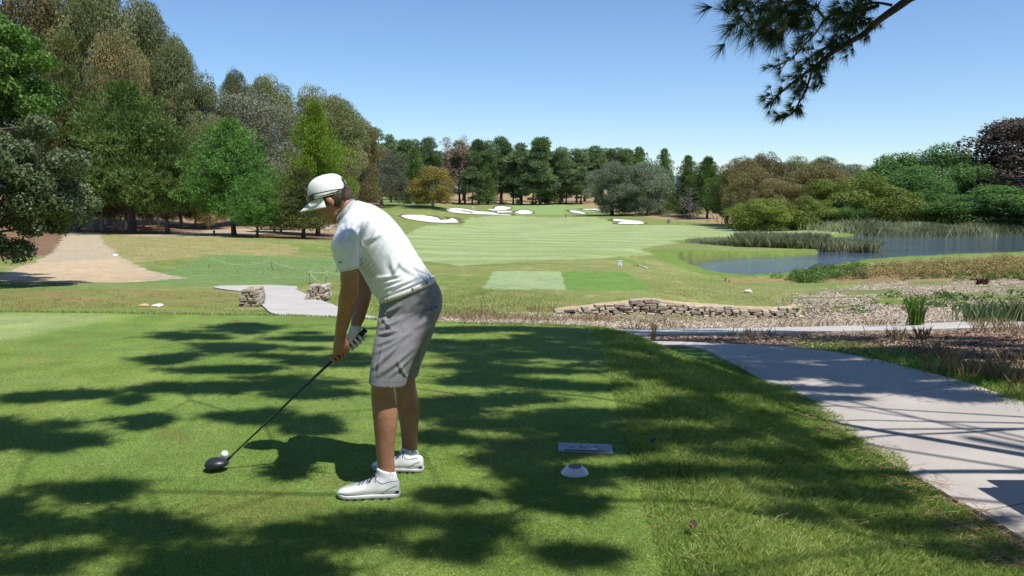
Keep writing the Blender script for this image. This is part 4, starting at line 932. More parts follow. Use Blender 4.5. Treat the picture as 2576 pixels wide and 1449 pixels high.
body.loft([(990, 812, 1090, 800, 4.32, .09), (990, 860, 1075, 860, 4.38, .08), (990, 910, 1052, 910, 4.42, .068), (991, 955, 1044, 955, 4.43, .058), (996, 1000, 1052, 1000, 4.43, .055), (1001, 1035, 1055.5, 1030, 4.43, .055), (1007, 1075, 1052.5, 1072, 4.43, .046), (1011, 1118, 1050, 1116, 4.43, .037), (1013, 1150, 1052, 1150, 4.43, .035)], 24)
body.loft([(858, 575, 905, 520, 4.2, .062), (855, 558, 893, 505, 4.2, .058), (846, 540, 886, 498, 4.2, .058)], 20)   # neck
# head
HF = Vector((-.79, 0, -.615)); HU = Vector((-.615, 0, .79)); HS = Vector((0, -1, 0)); HC = at(831.5, 491, 4.2); HS_ = 1.0
HM = Matrix((HF, HS, HU)).transposed()
def hp(f, s, u): return HC + HM @ Vector((f, s, u))
def hell(f, s, u, rf, rs, ru, rot=0): body.ell(hp(f, s, u), (rf, rs, ru), HM @ Matrix.Rotation(rot, 3, 'Y'), 24, 16)
hell(-.004, 0, .002, .092, .075, .080); hell(.028, 0, -.035, .068, .066, .085); hell(.035, 0, -.078, .052, .052, .052)
hell(.066, 0, -.112, .024, .028, .020); hell(.03, 0, -.098, .052, .050, .022, .25); hell(-.03, 0, -.05, .055, .06, .06)
hell(.082, 0, .004, .018, .05, .018)                                   # brow
body.cap(hp(.088, 0, -.012), hp(.112, 0, -.047), .011, .0125, 10)       # nose
hell(.100, .012, -.050, .010, .008, .008); hell(.100, -.012, -.050, .010, .008, .008)
hell(.088, 0, -.079, .014, .024, .008); hell(.086, 0, -.090, .013, .021, .008)   # lips
for s_ in (1, -1):
    hell(.058, .045 * s_, -.040, .030, .022, .022)                     # cheek
    body.ell(hp(.005, .078 * s_, -.028), (.017, .008, .028), HM @ Matrix.Rotation(.25, 3, 'Y') @ Matrix.Rotation(.3 * s_, 3, 'Z'), 16, 12)
    body.ell(hp(.010, .076 * s_, -.052), (.010, .007, .011), HM, 12, 8)
# right hand, bare: back of the hand towards us, fingers closed under the grip
gA = at(920, 830, 4.19); gB = at(838, 905, 4.215); gD = (gB - gA).normalized()
def gpt(t): return gA.lerp(gB, t)
nrm = Vector((gD.z, 0, -gD.x)).normalized()                             # perpendicular to the grip in the picture plane
if nrm.z > 0: nrm = -nrm
# nrm points down-right of the grip
CAM = Vector((0, -1, 0))
body.loft([(842.5, 845, 871, 842, 4.155, .026), (839, 862, 876, 858, 4.15, .024), (838, 880, 880, 870, 4.15, .022), (839, 895, 880, 882, 4.155, .018)], 18)
def finger(t, k0, lens, rad, hand, toward):
    """knuckle beside the grip, then round it: toward=-1 wraps behind the grip, +1 comes towards the viewer"""
    c0 = gpt(t); gr = .0135; pts = []
    for a_, ex in k0:                                                   # angle round the grip axis, distance from its surface
        a_ = math.radians(a_); pts.append(c0 + (nrm * math.cos(a_) + CAM * math.sin(a_)) * (gr + rad * .75 + ex))
    for i in range(len(pts) - 1): hand.cap(pts[i], pts[i + 1], rad * (1 - .06 * i), rad * (1 - .06 * (i + 1)), 10)
for i, (t, rd) in enumerate([(.63, .0100), (.735, .0112), (.845, .0114), (.955, .0108)]):
    sh = [.004, .002, 0, .0][i]
    finger(t, [(112, .020), (62, .018 + sh), (20, .006), (-25, .001), (-75, 0), (-120, 0)], None, rd, body, -1)
body.cap(at(846, 858, 4.15), at(842, 884, 4.19), .012, .0115, 10); body.cap(at(842, 884, 4.19), at(848, 893, 4.225), .0115, .010, 10)   # thumb over the far side
person_me = remesh(body, 'person', .0042, 3, .45)
person = link('person', person_me, M_skin)
tag(person, 'man in white polo shirt, grey shorts and white cap bending over the ball', 'person')
def wear(name, mb_or_me, mat, vox=None, sm=3, fn=None):
    me = remesh(mb_or_me, name, vox, sm) if vox else (mb_or_me.mesh(name, True) if isinstance(mb_or_me, MB) else mb_or_me)
    if fn: displace(me, fn)
    return link(name, me, mat, person)
# folds: ridges that follow lines in the picture plane
def px_of(co): return pix(co[:, 0], co[:, 1], co[:, 2])
def folds(lines, wob=0):
    def fn(co, no):
        x, y = px_of(co); d = np.zeros(len(co))
        for (x0, y0, x1, y1, wd, amp, ysel) in lines:
            dx, dy = x1 - x0, y1 - y0; Ln = dx * dx + dy * dy; t = ((x - x0) * dx + (y - y0) * dy) / Ln
            tc_2 = np.clip(t, 0, 1); bow = 4 * tc_2 * (1 - tc_2) * wd * .6
            r = (x - x0 - tc_2 * dx) * (-dy) / math.sqrt(Ln) + (y - y0 - tc_2 * dy) * dx / math.sqrt(Ln) - bow
            e = np.exp(-(r / wd) ** 2) - .6 * np.exp(-((r - wd * 1.7) / (wd * 1.1)) ** 2)
            end = np.clip(1 - np.abs(t - .5) * 2, 0, 1) ** .6 * ((t > 0) & (t < 1))
            d += 1.35 * amp * e * end * (co[:, 1] < ysel if ysel > 0 else co[:, 1] > -ysel)
        nz = fbm(co[:, 0] * 9 + co[:, 1] * 4, co[:, 2] * 9, 5, 3) - .5
        return co + no * (d + nz * wob)[:, None]
    return fn
# polo shirt
sh = MB()
sh.loft([(959, 757, 1088, 699, 4.2, .160, 2.2), (939, 736, 1079, 684, 4.2, .168, 2.2), (926, 712, 1064, 662, 4.2, .172, 2.2), (911, 686, 1044, 632, 4.2, .182, 2.2), (893, 652, 1023, 600, 4.2, .198, 2.3), (872, 626, 999, 568, 4.2, .215, 2.4), (856, 603, 970, 536, 4.2, .215, 2.4), (848, 586, 938, 516, 4.2, .165, 2.2), (848, 573, 912, 508, 4.2, .10), (851, 565, 898, 504, 4.2, .070)], 40)
sh.loft([(860, 560, 932, 570, 4.08, .07), (845, 582, 915, 580, 4.02, .078), (836, 604, 908, 606, 3.985, .078), (834, 625, 907, 634, 3.98, .076), (843, 655, 905, 655, 3.985, .072), (853, 683, 904.5, 674, 3.99, .069)], 28)
sh.loft([(870, 566, 932, 570, 4.32, .07), (864, 590, 922, 592, 4.38, .076), (866, 620, 916, 620, 4.41, .072), (874, 668, 922, 660, 4.40, .066)], 28)
sf = [(878, 575, 906, 600, 5, .004, 4.05), (880, 596, 870, 660, 4, .005, 4.1), (896, 606, 884, 664, 4, .004, 4.1), (848, 600, 862, 650, 4, .004, 4.1), (905, 590, 915, 625, 4, .006, 4.2), (912, 606, 960, 585, 6, .005, 4.2),
      (985, 640, 1000, 700, 7, .006, 4.2), (1000, 655, 1045, 690, 6, .005, 4.2), (975, 700, 1010, 640, 6, .005, 4.2), (930, 700, 1010, 690, 4, .005, 4.2), (938, 715, 1020, 700, 4, .005, 4.2), (945, 733, 1060, 694, 4, .006, 4.2), (955, 745, 1070, 702, 3.2, .005, 4.2), (1010, 610, 1055, 680, 5, .004, 4.3), (925, 650, 950, 700, 5, .003, 4.2), (1040, 670, 1080, 690, 3, .005, 4.2), (960, 750, 1000, 715, 3, .005, 4.2)]
shirt = wear('polo_shirt', sh, M_shirt, .0055, 4, folds(sf, .006))
# on its surface: seams, side print, sleeve mark, collar
from mathutils.bvhtree import BVHTree
def bvh(me): return BVHTree.FromPolygons([v.co[:] for v in me.vertices], [p.vertices[:] for p in me.polygons])
camv = Vector((0, 0, CAMZ))
def onto(tree_, x, y, lift=.0015):
    a, b_ = ray(x, y); d = Vector((float(a), 1, float(b_))).normalized(); h = tree_.ray_cast(camv, d)
    if h[0] is None: return None
    n = h[1] if h[1].dot(d) < 0 else -h[1]; return h[0] + n * lift
def stroke(tree_, pts, rad, name, mat, parent, lift=.001, n=14):
    P = smooth_line(pts, n) if len(pts) > 2 else np.linspace(pts[0], pts[1], n); q = [onto(tree_, x, y, lift) for x, y in P]; q = [v for v in q if v is not None]
    if len(q) < 2: return
    mb = MB(); mb.tube(q, rad, 6); return link(name, mb.mesh(name, True), mat, parent, world=False)
bs = bvh(shirt.data)
for k, (x, y) in enumerate([(906, 655), (907, 668), (915, 677), (922, 686), (927, 696), (933, 700)]):
    L_ = (12, 22, 26, 28, 26, 20)[k]; stroke(bs, [(x, y), (x + L_ * .72, y - L_ * .78)], .0008, 'side_print', M_line, shirt, .0006)
stroke(bs, [(909, 596), (905, 630), (904, 672)], .0016, 'armhole_seam', M_trim, shirt, .0002)
stroke(bs, [(857, 678), (880, 676), (903, 669)], .0010, 'sleeve_hem', M_trim, shirt, .0002)
for pts in ([(851.5, 656), (853.5, 659.5), (857, 660.5), (860, 658), (860.3, 654.5)], [(852, 663), (853.5, 659.8), (857, 658.8), (859.6, 660.8), (860.6, 664)]): stroke(bs, pts, .0011, 'sleeve_mark', M_line, shirt, .0008, 10)
co_ = MB()
def ringpts(cx, cy, ux, uy, hw, hd, n=36):
    A = at(cx, cy, 4.2); out = []
    for k in range(n): t = 2 * math.pi * k / n; B = at(cx + ux * hw * math.cos(t), cy + uy * hw * math.cos(t), 4.2); out.append(B + Vector((0, hd * math.sin(t), 0)))
    return out
r1 = ringpts(877, 538, .62, -.78, 38, .088); r2 = ringpts(868, 527, .62, -.78, 33, .072); r3 = ringpts(870, 531, .62, -.78, 36, .080); r4 = ringpts(880, 543, .62, -.78, 39, .094)
n_ = 36; co_.add(r1 + r2 + r3 + r4, [(i + a * n_, (i + 1) % n_ + a * n_, (i + 1) % n_ + ((a + 1) % 4) * n_, i + ((a + 1) % 4) * n_) for i in range(n_) for a in range(4)])
cme = co_.mesh('collar', True); recalc(cme); link('collar', cme, M_trim, shirt, world=False)
# shorts
so = MB()
so.loft([(958, 755, 1090, 699, 4.2, .170, 2.2), (956, 775, 1106, 728, 4.2, .180, 2.2), (953, 795, 1113, 762, 4.2, .184, 2.2), (951, 815, 1105, 795, 4.2, .170, 2.2), (955, 828, 1092, 820, 4.2, .12)], 36)
so.loft([(952, 800, 1107, 772, 4.11, .105, 2.2), (946, 835, 1090, 812, 4.07, .104, 2.2), (939, 872, 1062, 862, 4.03, .101, 2.2), (933, 915, 1040, 908, 4.0, .096, 2.2), (929, 945, 1027, 943, 3.99, .092, 2.2), (927.5, 963, 1019, 969, 3.985, .092, 2.2)], 32)
so.loft([(985, 800, 1108, 772, 4.30, .105, 2.2), (985, 850, 1090, 836, 4.34, .10, 2.2), (985, 895, 1072, 885, 4.39, .092, 2.2), (986, 930, 1057, 922, 4.42, .086, 2.2), (986, 955, 1050, 947, 4.43, .084, 2.2)], 32)
pf = [(962, 790, 1010, 765, 5, .007, 4.2), (952, 828, 1010, 800, 4, .008, 4.2), (950, 842, 1000, 830, 4, .009, 4.2), (945, 868, 1010, 840, 5, .007, 4.2), (940, 890, 1040, 830, 5, .006, 4.2), (936, 930, 1010, 855, 5, .008, 4.2), (942, 950, 1045, 870, 6, .006, 4.2), (975, 950, 1040, 890, 5, .005, 4.2),
      (960, 795, 990, 830, 4, .005, 4.2), (1040, 780, 1100, 770, 8, .004, 4.2), (1030, 830, 1095, 790, 6, .004, 4.2), (1098, 740, 1092, 800, 4, .006, 4.3), (1000, 905, 1024, 950, 4, .005, 4.2), (965, 868, 950, 950, 4, .005, 4.2), (1062, 860, 1050, 940, 4, .006, -4.25), (955, 815, 985, 780, 3, .007, 4.2)]
shorts = wear('shorts', so, M_short, .0055, 3, folds(pf, .007))
bh = bvh(shorts.data)
stroke(bh, [(959, 762), (965, 782), (977, 798)], .0022, 'pocket_edge', M_short, shorts, .001)
stroke(bh, [(1094, 715), (1102, 750), (1090, 800), (1062, 860)], .0016, 'rear_seam', M_line, shorts, -.0006)
stroke(bh, [(931, 957), (970, 962), (1017, 962)], .0009, 'hem_stitch', M_line, shorts, -.0003)
stroke(bh, [(1095, 733), (1101, 738), (1106, 740)], .0016, 'rear_pocket', M_line, shorts, .0)
# belt
bl = MB(); ra = []; Nn = 48
for (dx, dy, g) in ((0, 0, .0), (6.0, 12.5, .0), (6.0, 12.5, -.012), (0, 0, -.012)):
    a0 = (957 + dx * .2, 753 + dy * .9); b0 = (1089 + dx, 698 + dy); A = at(a0[0], a0[1] - 4, 4.2); B = at(b0[0], b0[1] - 2, 4.2); c_ = (A + B) / 2; h = (B - A) / 2
    for k in range(Nn):
        t = 2 * math.pi * k / Nn; e = 2 / 2.2; ct, st_ = math.cos(t), math.sin(t)
        ra.append(c_ + h * (1.045 + g / .14) * (abs(ct) ** e * (1 if ct > 0 else -1)) + Vector((0, (.184 + g) * abs(st_) ** e * (1 if st_ > 0 else -1), 0)))
bl.add(ra, [(i + a * Nn, (i + 1) % Nn + a * Nn, (i + 1) % Nn + ((a + 1) % 4) * Nn, i + ((a + 1) % 4) * Nn) for i in range(Nn) for a in range(4)])
bme = bl.mesh('belt', True); recalc(bme); belt = link('belt', bme, M_belt, person); bb = bvh(bme)
for x, y in ((1034, 712), (1071, 697), (975, 743)): stroke(bb, [(x - 1, y - 1), (x + 4, y + 18)], .006, 'belt_loop', M_short, shorts, .001, 6)
# cap
cf = Vector((-.955, 0, -.296)); cu = Vector((-.296, 0, .955)); cs = Vector((0, -1, 0)); cc = at(829.5, 493.5, 4.2); CM = Matrix((cf, cs, cu)).transposed()
def cpnt(f, s, u): return cc + CM @ Vector((f, s, u))
V = []; Fs = []; NU, NV = 48, 16
for j in range(NV + 1):
    e_ = j / NV * math.pi / 2
    for k in range(NU):
        t = 2 * math.pi * k / NU; ct, s2 = math.cos(t), math.sin(t)
        r_ = math.cos(e_) ** .68; wr = .0016 * math.sin(6 * t) * (1 - j / NV) + .0022 * (fbm(np.array([t * 2.2]), np.array([j * .35]), 44)[0] - .5)
        V.append(cpnt((.108 * ct - .001) * r_ * (1 + wr * 10), (.086 * s2) * r_ * (1 + wr * 10), (.112 if ct < 0 else .112) * math.sin(e_) ** .92 + .004 * ct * (1 - j / NV)))
for j in range(NV):
    for k in range(NU):
        t = 2 * math.pi * (k + .5) / NU; back = abs(((t - math.pi + math.pi) % (2 * math.pi)) - math.pi)
        if back < .40 and 2 <= j <= 6 and (back / .40) ** 2 + ((j - 2) / 5.0) ** 2 < 1.05: continue
        k2 = (k + 1) % NU; Fs.append((j * NU + k, j * NU + k2, (j + 1) * NU + k2, (j + 1) * NU + k))
me = bpy.data.meshes.new('cap'); me.from_pydata(V, [], Fs); me.update(); recalc(me); me.polygons.foreach_set('use_smooth', [True] * len(me.polygons))
cap = link('cap', me, M_capm, person); so_ = cap.modifiers.new('t', 'SOLIDIFY'); so_.thickness = .002; so_.offset = 1
# brim
V = []; Fs = []; NB = 20
for i in range(9):
    for k in range(NB + 1):
        s_ = (k / NB * 2 - 1); w_ = s_ * .084; f0 = .106 * math.sqrt(max(0, 1 - (w_ / .086) ** 2)) - .004; ext = .075 * (1 - abs(s_) ** 2.6); q = i / 8
        f = f0 + ext * q; d = q * .040 * (1 - .3 * abs(s_)) + .024 * s_ * s_ * (0.3 + q); V.append(cpnt(f, w_ * (1 + .0 * q), .006 - d))
for i in range(8):
    for k in range(NB): a = i * (NB + 1) + k; Fs.append((a, a + 1, a + NB + 2, a + NB + 1))
me = bpy.data.meshes.new('brim'); me.from_pydata(V, [], Fs); me.update(); recalc(me); me.polygons.foreach_set('use_smooth', [True] * len(me.polygons)); o = link('brim', me, M_capm, cap, world=False); o.modifiers.new('t', 'SOLIDIFY').thickness = .003
mb = MB(); mb.tube([cpnt(.106 * math.cos(t) * 1.01, .086 * math.sin(t) * 1.01, .006 + .004 * math.cos(t)) for t in np.linspace(0, 2 * math.pi, 49)], .0028, 6); mb.ell(cpnt(0, 0, .113), (.007, .007, .004)); link('trim', mb.mesh('trim', True), M_trim, cap, world=False)
# hair: a fitted shell on the sides and back of the head
hm = MB(); hm.ell(hp(-.014, 0, -.016), (.091, .0815, .078), HM, 28, 18); hm.ell(hp(-.045, 0, -.050), (.055, .062, .045), HM, 24, 14)
for s_ in (1, -1): hm.ell(hp(.018, .068 * s_, -.010), (.020, .012, .032), HM, 12, 10)
hme = remesh(hm, 'hair', .004, 2)
displace(hme, lambda co, no: co + no * ((fbm(co[:, 0] * 120, co[:, 2] * 60 + co[:, 1] * 90, 3, 3) - .5) * .006)[:, None]); link('hair', hme, M_hair, person)
# eyes and brows
for s_ in (1, -1):
    mb = MB(); mb.ell(hp(.083, .031 * s_, -.018), (.012, .013, .011), HM, 16, 10); eb = link('eye', mb.mesh('eye', True), pmat('eye', (.35, .33, .31), None, rough=.2), person)
    mb = MB(); mb.tube([hp(.095, .014 * s_, .004), hp(.097, .03 * s_, .008), hp(.085, .05 * s_, .004)], [.003, .004, .002], 8); link('eyebrow', mb.mesh('eyebrow', True), M_hair, person)
    mb = MB(); mb.tube([hp(.093, .018 * s_, -.017), hp(.0965, .03 * s_, -.014), hp(.088, .044 * s_, -.018)], [.001, .0022, .001], 6); link('eyelash', mb.mesh('eyelash', True), M_hair, person)
# sunglasses resting on the cap
sg = empty('sunglasses', cpnt(.12, 0, .01)); tag(sg, 'dark wraparound sunglasses resting above the cap brim', 'sunglasses')
for s_ in (1, -1):
    mb = MB(); P = []
    for i in range(5):
        for k in range(9):
            t = (.06 + k / 8 * .95) * s_; P.append(cpnt(.119 * math.cos(t), .098 * math.sin(t), .004 + i * .0072 - .002 * (k / 8)))
    mb.add(P, [(i * 9 + k, i * 9 + k + 1, (i + 1) * 9 + k + 1, (i + 1) * 9 + k) for i in range(4) for k in range(8)]); o = mb.build('lens', M_lens, sg, True); o.modifiers.new('t', 'SOLIDIFY').thickness = .002
    mb = MB(); mb.tube([cpnt(.119 * math.cos(t) * q, .098 * math.sin(t) * q, .030 - .012 * (t - 1) ** 1) for t, q in ((1.0, 1), (1.3, 1), (1.7, .99), (2.1, .98), (2.5, .99))] if s_ > 0 else [cpnt(.119 * math.cos(t), -.098 * math.sin(t), .030 - .012 * (t - 1)) for t in (1.0, 1.3, 1.7, 2.1, 2.5)], .0028, 8); mb.build('temple', M_lens, sg, True)
# glove on the left hand: heel of the hand above the grip, finger ends showing below it
gl = MB()
gl.loft([(882.5, 817, 908.5, 818, 4.22, .031), (880, 826, 909, 826, 4.21, .031), (875, 838, 906, 836, 4.20, .029), (873, 848, 898, 846, 4.19, .025), (875, 858, 890, 855, 4.19, .018), (878, 864, 884, 862, 4.19, .010)], 20)
for i, (t, rd) in enumerate([(.19, .0115), (.295, .0128), (.405, .0130), (.51, .0122)]):
    finger(t, [(-115, .006), (-70, .012), (-25, .008), (15, .006), (50, .004), (85, -.002)], None, rd, gl, 1)
gl.cap(at(884, 850, 4.17), at(868, 870, 4.18), .012, .0105, 10)
glove = wear('glove', gl, M_glove, .0034, 2)
bg_ = bvh(glove.data); stroke(bg_, [(883, 820), (895, 821), (908, 821)], .0014, 'cuff_edge', M_trim, glove, .0005)
# shoes and socks
def shoe(toe, heel, Yt, Yh, label):
    """side view foot: toe and heel pixels of the sole, each with its own depth; the foot's axis runs between them"""
    T = Vector(onz(toe[0], toe[1], 0).tolist() + [0]); H = Vector(onz(heel[0], heel[1], 0).tolist() + [0]); ax = (T - H); Ln = ax.length; ax.normalize(); sd = Vector((-ax.y, ax.x, 0)); up = Vector((0, 0, 1)); S = Ln / .305
    def Q(l, s, z): return H + ax * (l * S) + sd * (s * S) + up * (z * S)
    prof = [(0.000, .018, .070, .028), (.012, .030, .088, .030), (.04, .036, .094, .033), (.075, .038, .088, .035), (.11, .037, .096, .036), (.14, .038, .092, .039), (.175, .042, .077, .043), (.21, .047, .064, .047), (.245, .048, .054, .048), (.275, .042, .047, .042), (.297, .028, .038, .028), (.305, .012, .028, .012)]
    mb = MB(); V = []; Fs = []; n = 24; PR = smooth_line([(a, b_, c_) for a, b_, c_, d_ in prof], 46); q0 = .016
    for l, hw, top in PR:
        for k in range(n):
            t = 2 * math.pi * k / n; ct, s2 = math.cos(t), math.sin(t); e = .72; hz = (top - q0) / 2
            z = q0 + hz + hz * abs(s2) ** e * (1 if s2 > 0 else -1); nar = 1 - .45 * max(0, (z - q0 - .03) / .07)
            V.append(Q(l, hw * abs(ct) ** e * (1 if ct > 0 else -1) * nar, z))
    m_ = len(PR); Fs = [(i * n + k, i * n + (k + 1) % n, (i + 1) * n + (k + 1) % n, (i + 1) * n + k) for i in range(m_ - 1) for k in range(n)] + [tuple(range(n - 1, -1, -1)), tuple((m_ - 1) * n + k for k in range(n))]
    mb.add(V, Fs); me = remesh(mb, 'shoe', .004, 2); s0 = link('shoe', me, M_shoe, person); bt = bvh(me)
    mb = MB(); V = []; 
    lev = [(.0, .93), (.006, 1.0), (.018, 1.03), (.021, .98)]
    for z, g in lev:
        for k in range(64):
            t = 2 * math.pi * k / 64; l = .1525 + .1555 * math.cos(t) * (abs(math.cos(t)) ** -.12 if abs(math.cos(t)) > .01 else 1) ; l = min(max(l, -.003), .309)
            hw = np.interp(l, [p_[0] for p_ in prof], [p_[1] for p_ in prof]) + .003; sg_ = 1 if math.sin(t) > 0 else -1
            hw = max(hw, .004) * min(1, abs(math.sin(t)) * 6)
            V.append(Q(.1525 + (l - .1525) * (1 if g > .95 else .985), hw * sg_ * g, z + .010 * max(0, (l - .25) / .06) ** 2))
    mb.add(V, [(a * 64 + k, a * 64 + (k + 1) % 64, (a + 1) * 64 + (k + 1) % 64, (a + 1) * 64 + k) for a in range(3) for k in range(64)] + [tuple(range(63, -1, -1)), tuple(192 + k for k in range(64))])
    so1 = link('sole', mb.mesh('sole', True), M_sole, s0, world=False); recalc(so1.data)
    for l in (.05, .085, .13, .175, .215, .25):
        mb = MB(); mb.box(Q(l, .0, .003), (.007 * S, .052 * S, .0035 * S), Matrix((ax, sd, up)).transposed()); link('sole_gap', mb.mesh('sole_gap'), M_navy, s0, world=False)
    def side(pts, r_, nm, mt, sgn):
        q = []
        for l, z in smooth_line(pts, 16):
            o_ = Q(l, .12 * sgn, z); d_ = sd * (-sgn); h = bt.ray_cast(o_, d_)
            if h[0] is not None: q.append(h[0] - d_ * r_ * .5)
        if len(q) > 1: mb = MB(); mb.tube(q, r_, 6); link(nm, mb.mesh(nm, True), mt, s0, world=False)
    for sgn in (-1, 1):
        side([(.008, .050), (.04, .036), (.075, .023)][::-1] if False else [(.012, .062), (.045, .052), (.075, .034), (.09, .022)], .0013, 'piping', M_navy, sgn)
        side([(.002, .080), (.03, .084), (.06, .078), (.085, .074), (.11, .088)], .0016, 'collar_piping', M_navy, sgn)
        side([(.0, .020), (.08, .0215), (.16, .0215), (.24, .023), (.295, .027)], .0020, 'welt', M_navy if sgn else M_navy, sgn)
        side([(.004, .026), (.010, .034), (.018, .026)], .005, 'heel_patch', M_navy, sgn)
    for i, l in enumerate((.115, .135, .155, .175, .195)):
        q = []
        for s_ in np.linspace(-.026, .026, 7):
            h = bt.ray_cast(Q(l + (.010 if i % 2 else .004) * s_ / .03, s_, .2), Vector((0, 0, -1)))
            if h[0] is not None: q.append(h[0] + Vector((0, 0, .0015)))
        if len(q) > 1: mb = MB(); mb.tube(q, .0024, 6); link('lace', mb.mesh('lace', True), M_navy, s0, world=False)
    mb = MB(); q = [Q(.118, 0, .104), Q(.125, -.02, .108), Q(.135, -.036, .094), Q(.128, -.040, .080)]; mb.tube(q, .002, 6); mb.tube([Q(.118, 0, .102), Q(.14, .022, .100), Q(.15, .034, .085)], .002, 6); link('lace', mb.mesh('lace', True), M_navy, s0, world=False)
    return s0, Q
s1, Q1 = shoe((850, 1250), (1006, 1247), 4, 4, ''); s2_, Q2 = shoe((937, 1180), (1065, 1184), 4, 4, '')
def sock(rings, lx, ly):
    mb = MB(); mb.loft(rings, 28); o = wear('sock', mb, M_sock, .004, 2); bt = bvh(o.data)
    # two small letters F and J knitted on the outer ankle
    s = 1.0
    for pts in ([(lx, ly), (lx, ly + 8)], [(lx, ly), (lx + 3.6, ly)], [(lx, ly + 3.8), (lx + 3, ly + 3.8)], [(lx + 8, ly), (lx + 8, ly + 6), (lx + 6.8, ly + 8), (lx + 5, ly + 6.8)]): stroke(bt, pts, .0012, 'letter', M_line, o, .0004, 6)
    return o
sock([(947, 1174, 994.5, 1186, 4.0, .043), (946, 1190, 998, 1196, 4.0, .044), (938, 1205, 1000, 1207, 4.0, .043), (928, 1220, 1002, 1220, 4.0, .040)], 981, 1189)
sock([(1009, 1122, 1051.5, 1131, 4.43, .043), (1008, 1134, 1054, 1139, 4.43, .044), (1002, 1146, 1056, 1148, 4.43, .043), (995, 1158, 1056, 1158, 4.43, .04)], 1037, 1131)

# ------------------------------------------------------------------ club, ball and tee
hd = Vector(onz(541, 1183, 0).tolist() + [0]); hY = hd.y
e = empty('golf_club', (hd.x, hY, 0)); tag(e, 'black driver with a rounded head resting behind the ball, held by the golfer', 'golf club')
M_grip = pmat('black rubber grip', (.012, .013, .016), (.02, .02, .024), 200, .75, .0006, 400); M_shaft = pmat('dark graphite shaft', (.05, .065, .06), None, rough=.28, metal=.6, spec=.6)
M_head = pmat('matt dark club head', (.018, .020, .028), (.022, .024, .034), 30, .38, spec=.5); M_chr = pmat('silver band', (.5, .5, .5), None, rough=.3, metal=.9)
hos = at(579, 1150, hY + .02); gB2 = gpt(1.04)
mb = MB(); mb.tube([gpt(1.0), gpt(1.04).lerp(hos, .5), hos], [.0078, .0062, .0046], 12); mb.build('shaft', M_shaft, e, True)
mb = MB(); mb.tube([gpt(-.0), gpt(.03), gpt(.5), gpt(1.02)], [.0135, .0140, .0120, .0095], 16); mb.build('grip', M_grip, e, True)
mb = MB(); mb.tube([hos + (gB - hos).normalized() * .02, hos, at(569, 1160, hY + .02)], [.0062, .0078, .010], 12); mb.build('hosel', M_head, e, True)
# head: pear shaped body, flat face towards the ball (away from us)
V = []; Fs = []; nu, nv = 32, 16; hc = at(545, 1162, hY + .0)
for j in range(nv + 1):
    th_ = math.pi * j / nv
    for k in range(nu):
        ph = 2 * math.pi * k / nu; x = math.sin(th_) * math.cos(ph); y = math.sin(th_) * math.sin(ph); z = math.cos(th_)
        X = x * .066; Y_ = y * .056 * (1 - .12 * x); Z = z * (.036 if z > 0 else .030) * (1 - .22 * max(0, x)) + .006 * max(0, x)
        Y_ = min(Y_, .040); V.append((hc.x + X, hc.y + Y_, max(.0025, hc.z * 0 + .036 + Z)))
for j in range(nv):
    for k in range(nu): k2 = (k + 1) % nu; Fs.append((j * nu + k, (j + 1) * nu + k, (j + 1) * nu + k2, j * nu + k2))
mb = MB(); mb.add(V, Fs); mb.build('club_head', M_head, e, True)
bp = at(565, 1147, hY + .085)
mb = MB(); mb.ell((bp.x, bp.y, .062), (.0214, .0214, .0214), None, 24, 16); tag(mb.build('golf_ball', pmat('white ball', (.8, .8, .82), None, rough=.3, bump=.0004, bscale=300), None, True), 'white golf ball on a tee just beyond the driver head', 'golf ball')
mb = MB(); mb.tube([(bp.x, bp.y, -.01), (bp.x, bp.y, .03), (bp.x, bp.y, .0405)], [.0025, .003, .006], 10); tag(mb.build('golf_tee', M_white, None, True), 'white tee peg holding up the golf ball', 'golf tee')
# ------------------------------------------------------------------ tee marker and plaque
p = Vector(onz(1446, 1190, 0).tolist() + [0]); e = empty('tee_marker', p); tag(e, 'white domed tee marker with a dark disc on top', 'tee marker')
rw = 33 / F * p.y * 1.1; V = []; prof = [(1.0, 0), (1.0, .07), (.93, .20), (.82, .33), (.68, .46), (.52, .56), (.5, .57)]
mb = MB(); n = 40
for r_, z in prof: V += [(p.x + math.cos(2 * math.pi * k / n) * r_ * rw, p.y + math.sin(2 * math.pi * k / n) * r_ * rw, z * rw * .85) for k in range(n)]
mb.add(V, [(a * n + k, a * n + (k + 1) % n, (a + 1) * n + (k + 1) % n, (a + 1) * n + k) for a in range(len(prof) - 1) for k in range(n)] + [tuple((len(prof) - 1) * n + k for k in range(n))]); mb.build('dome', pmat('glossy white plastic', (.72, .76, .82), None, rough=.18, spec=.6), e, True)
mb = MB(); mb.tube([(p.x, p.y, .485 * rw), (p.x, p.y, .505 * rw)], [.48 * rw, .46 * rw], 36); mb.build('disc', pmat('dark worn disc', (.06, .055, .075), (.14, .12, .14), 90, .6), e, False)
q = [onz(x, y, .01) for x, y in ((1404.5, 1132), (1543, 1139), (1538, 1117), (1405, 1111.5))]
q = [Vector((a[0], a[1], 0)) for a in q]; e = empty('plaque', q[0]); tag(e, 'stone framed blue plaque set flush in the tee grass', 'plaque')
def pq(u, v, z): return (q[0].lerp(q[1], u)).lerp(q[3].lerp(q[2], u), v) + Vector((0, 0, z))
def slabq(u0, u1, v0, v1, z0, z1, name, mat, par=e):
    mb = MB(); P = [pq(u, v, z) for z in (z0, z1) for u, v in ((u0, v0), (u1, v0), (u1, v1), (u0, v1))]; mb.add(P, [(0, 3, 2, 1), (4, 5, 6, 7), (0, 1, 5, 4), (1, 2, 6, 5), (2, 3, 7, 6), (3, 0, 4, 7)]); return mb.build(name, mat, par)
M_gran = pmat('grey granite', (.28, .29, .31), (.42, .43, .45), 60, .6, .001, 200)
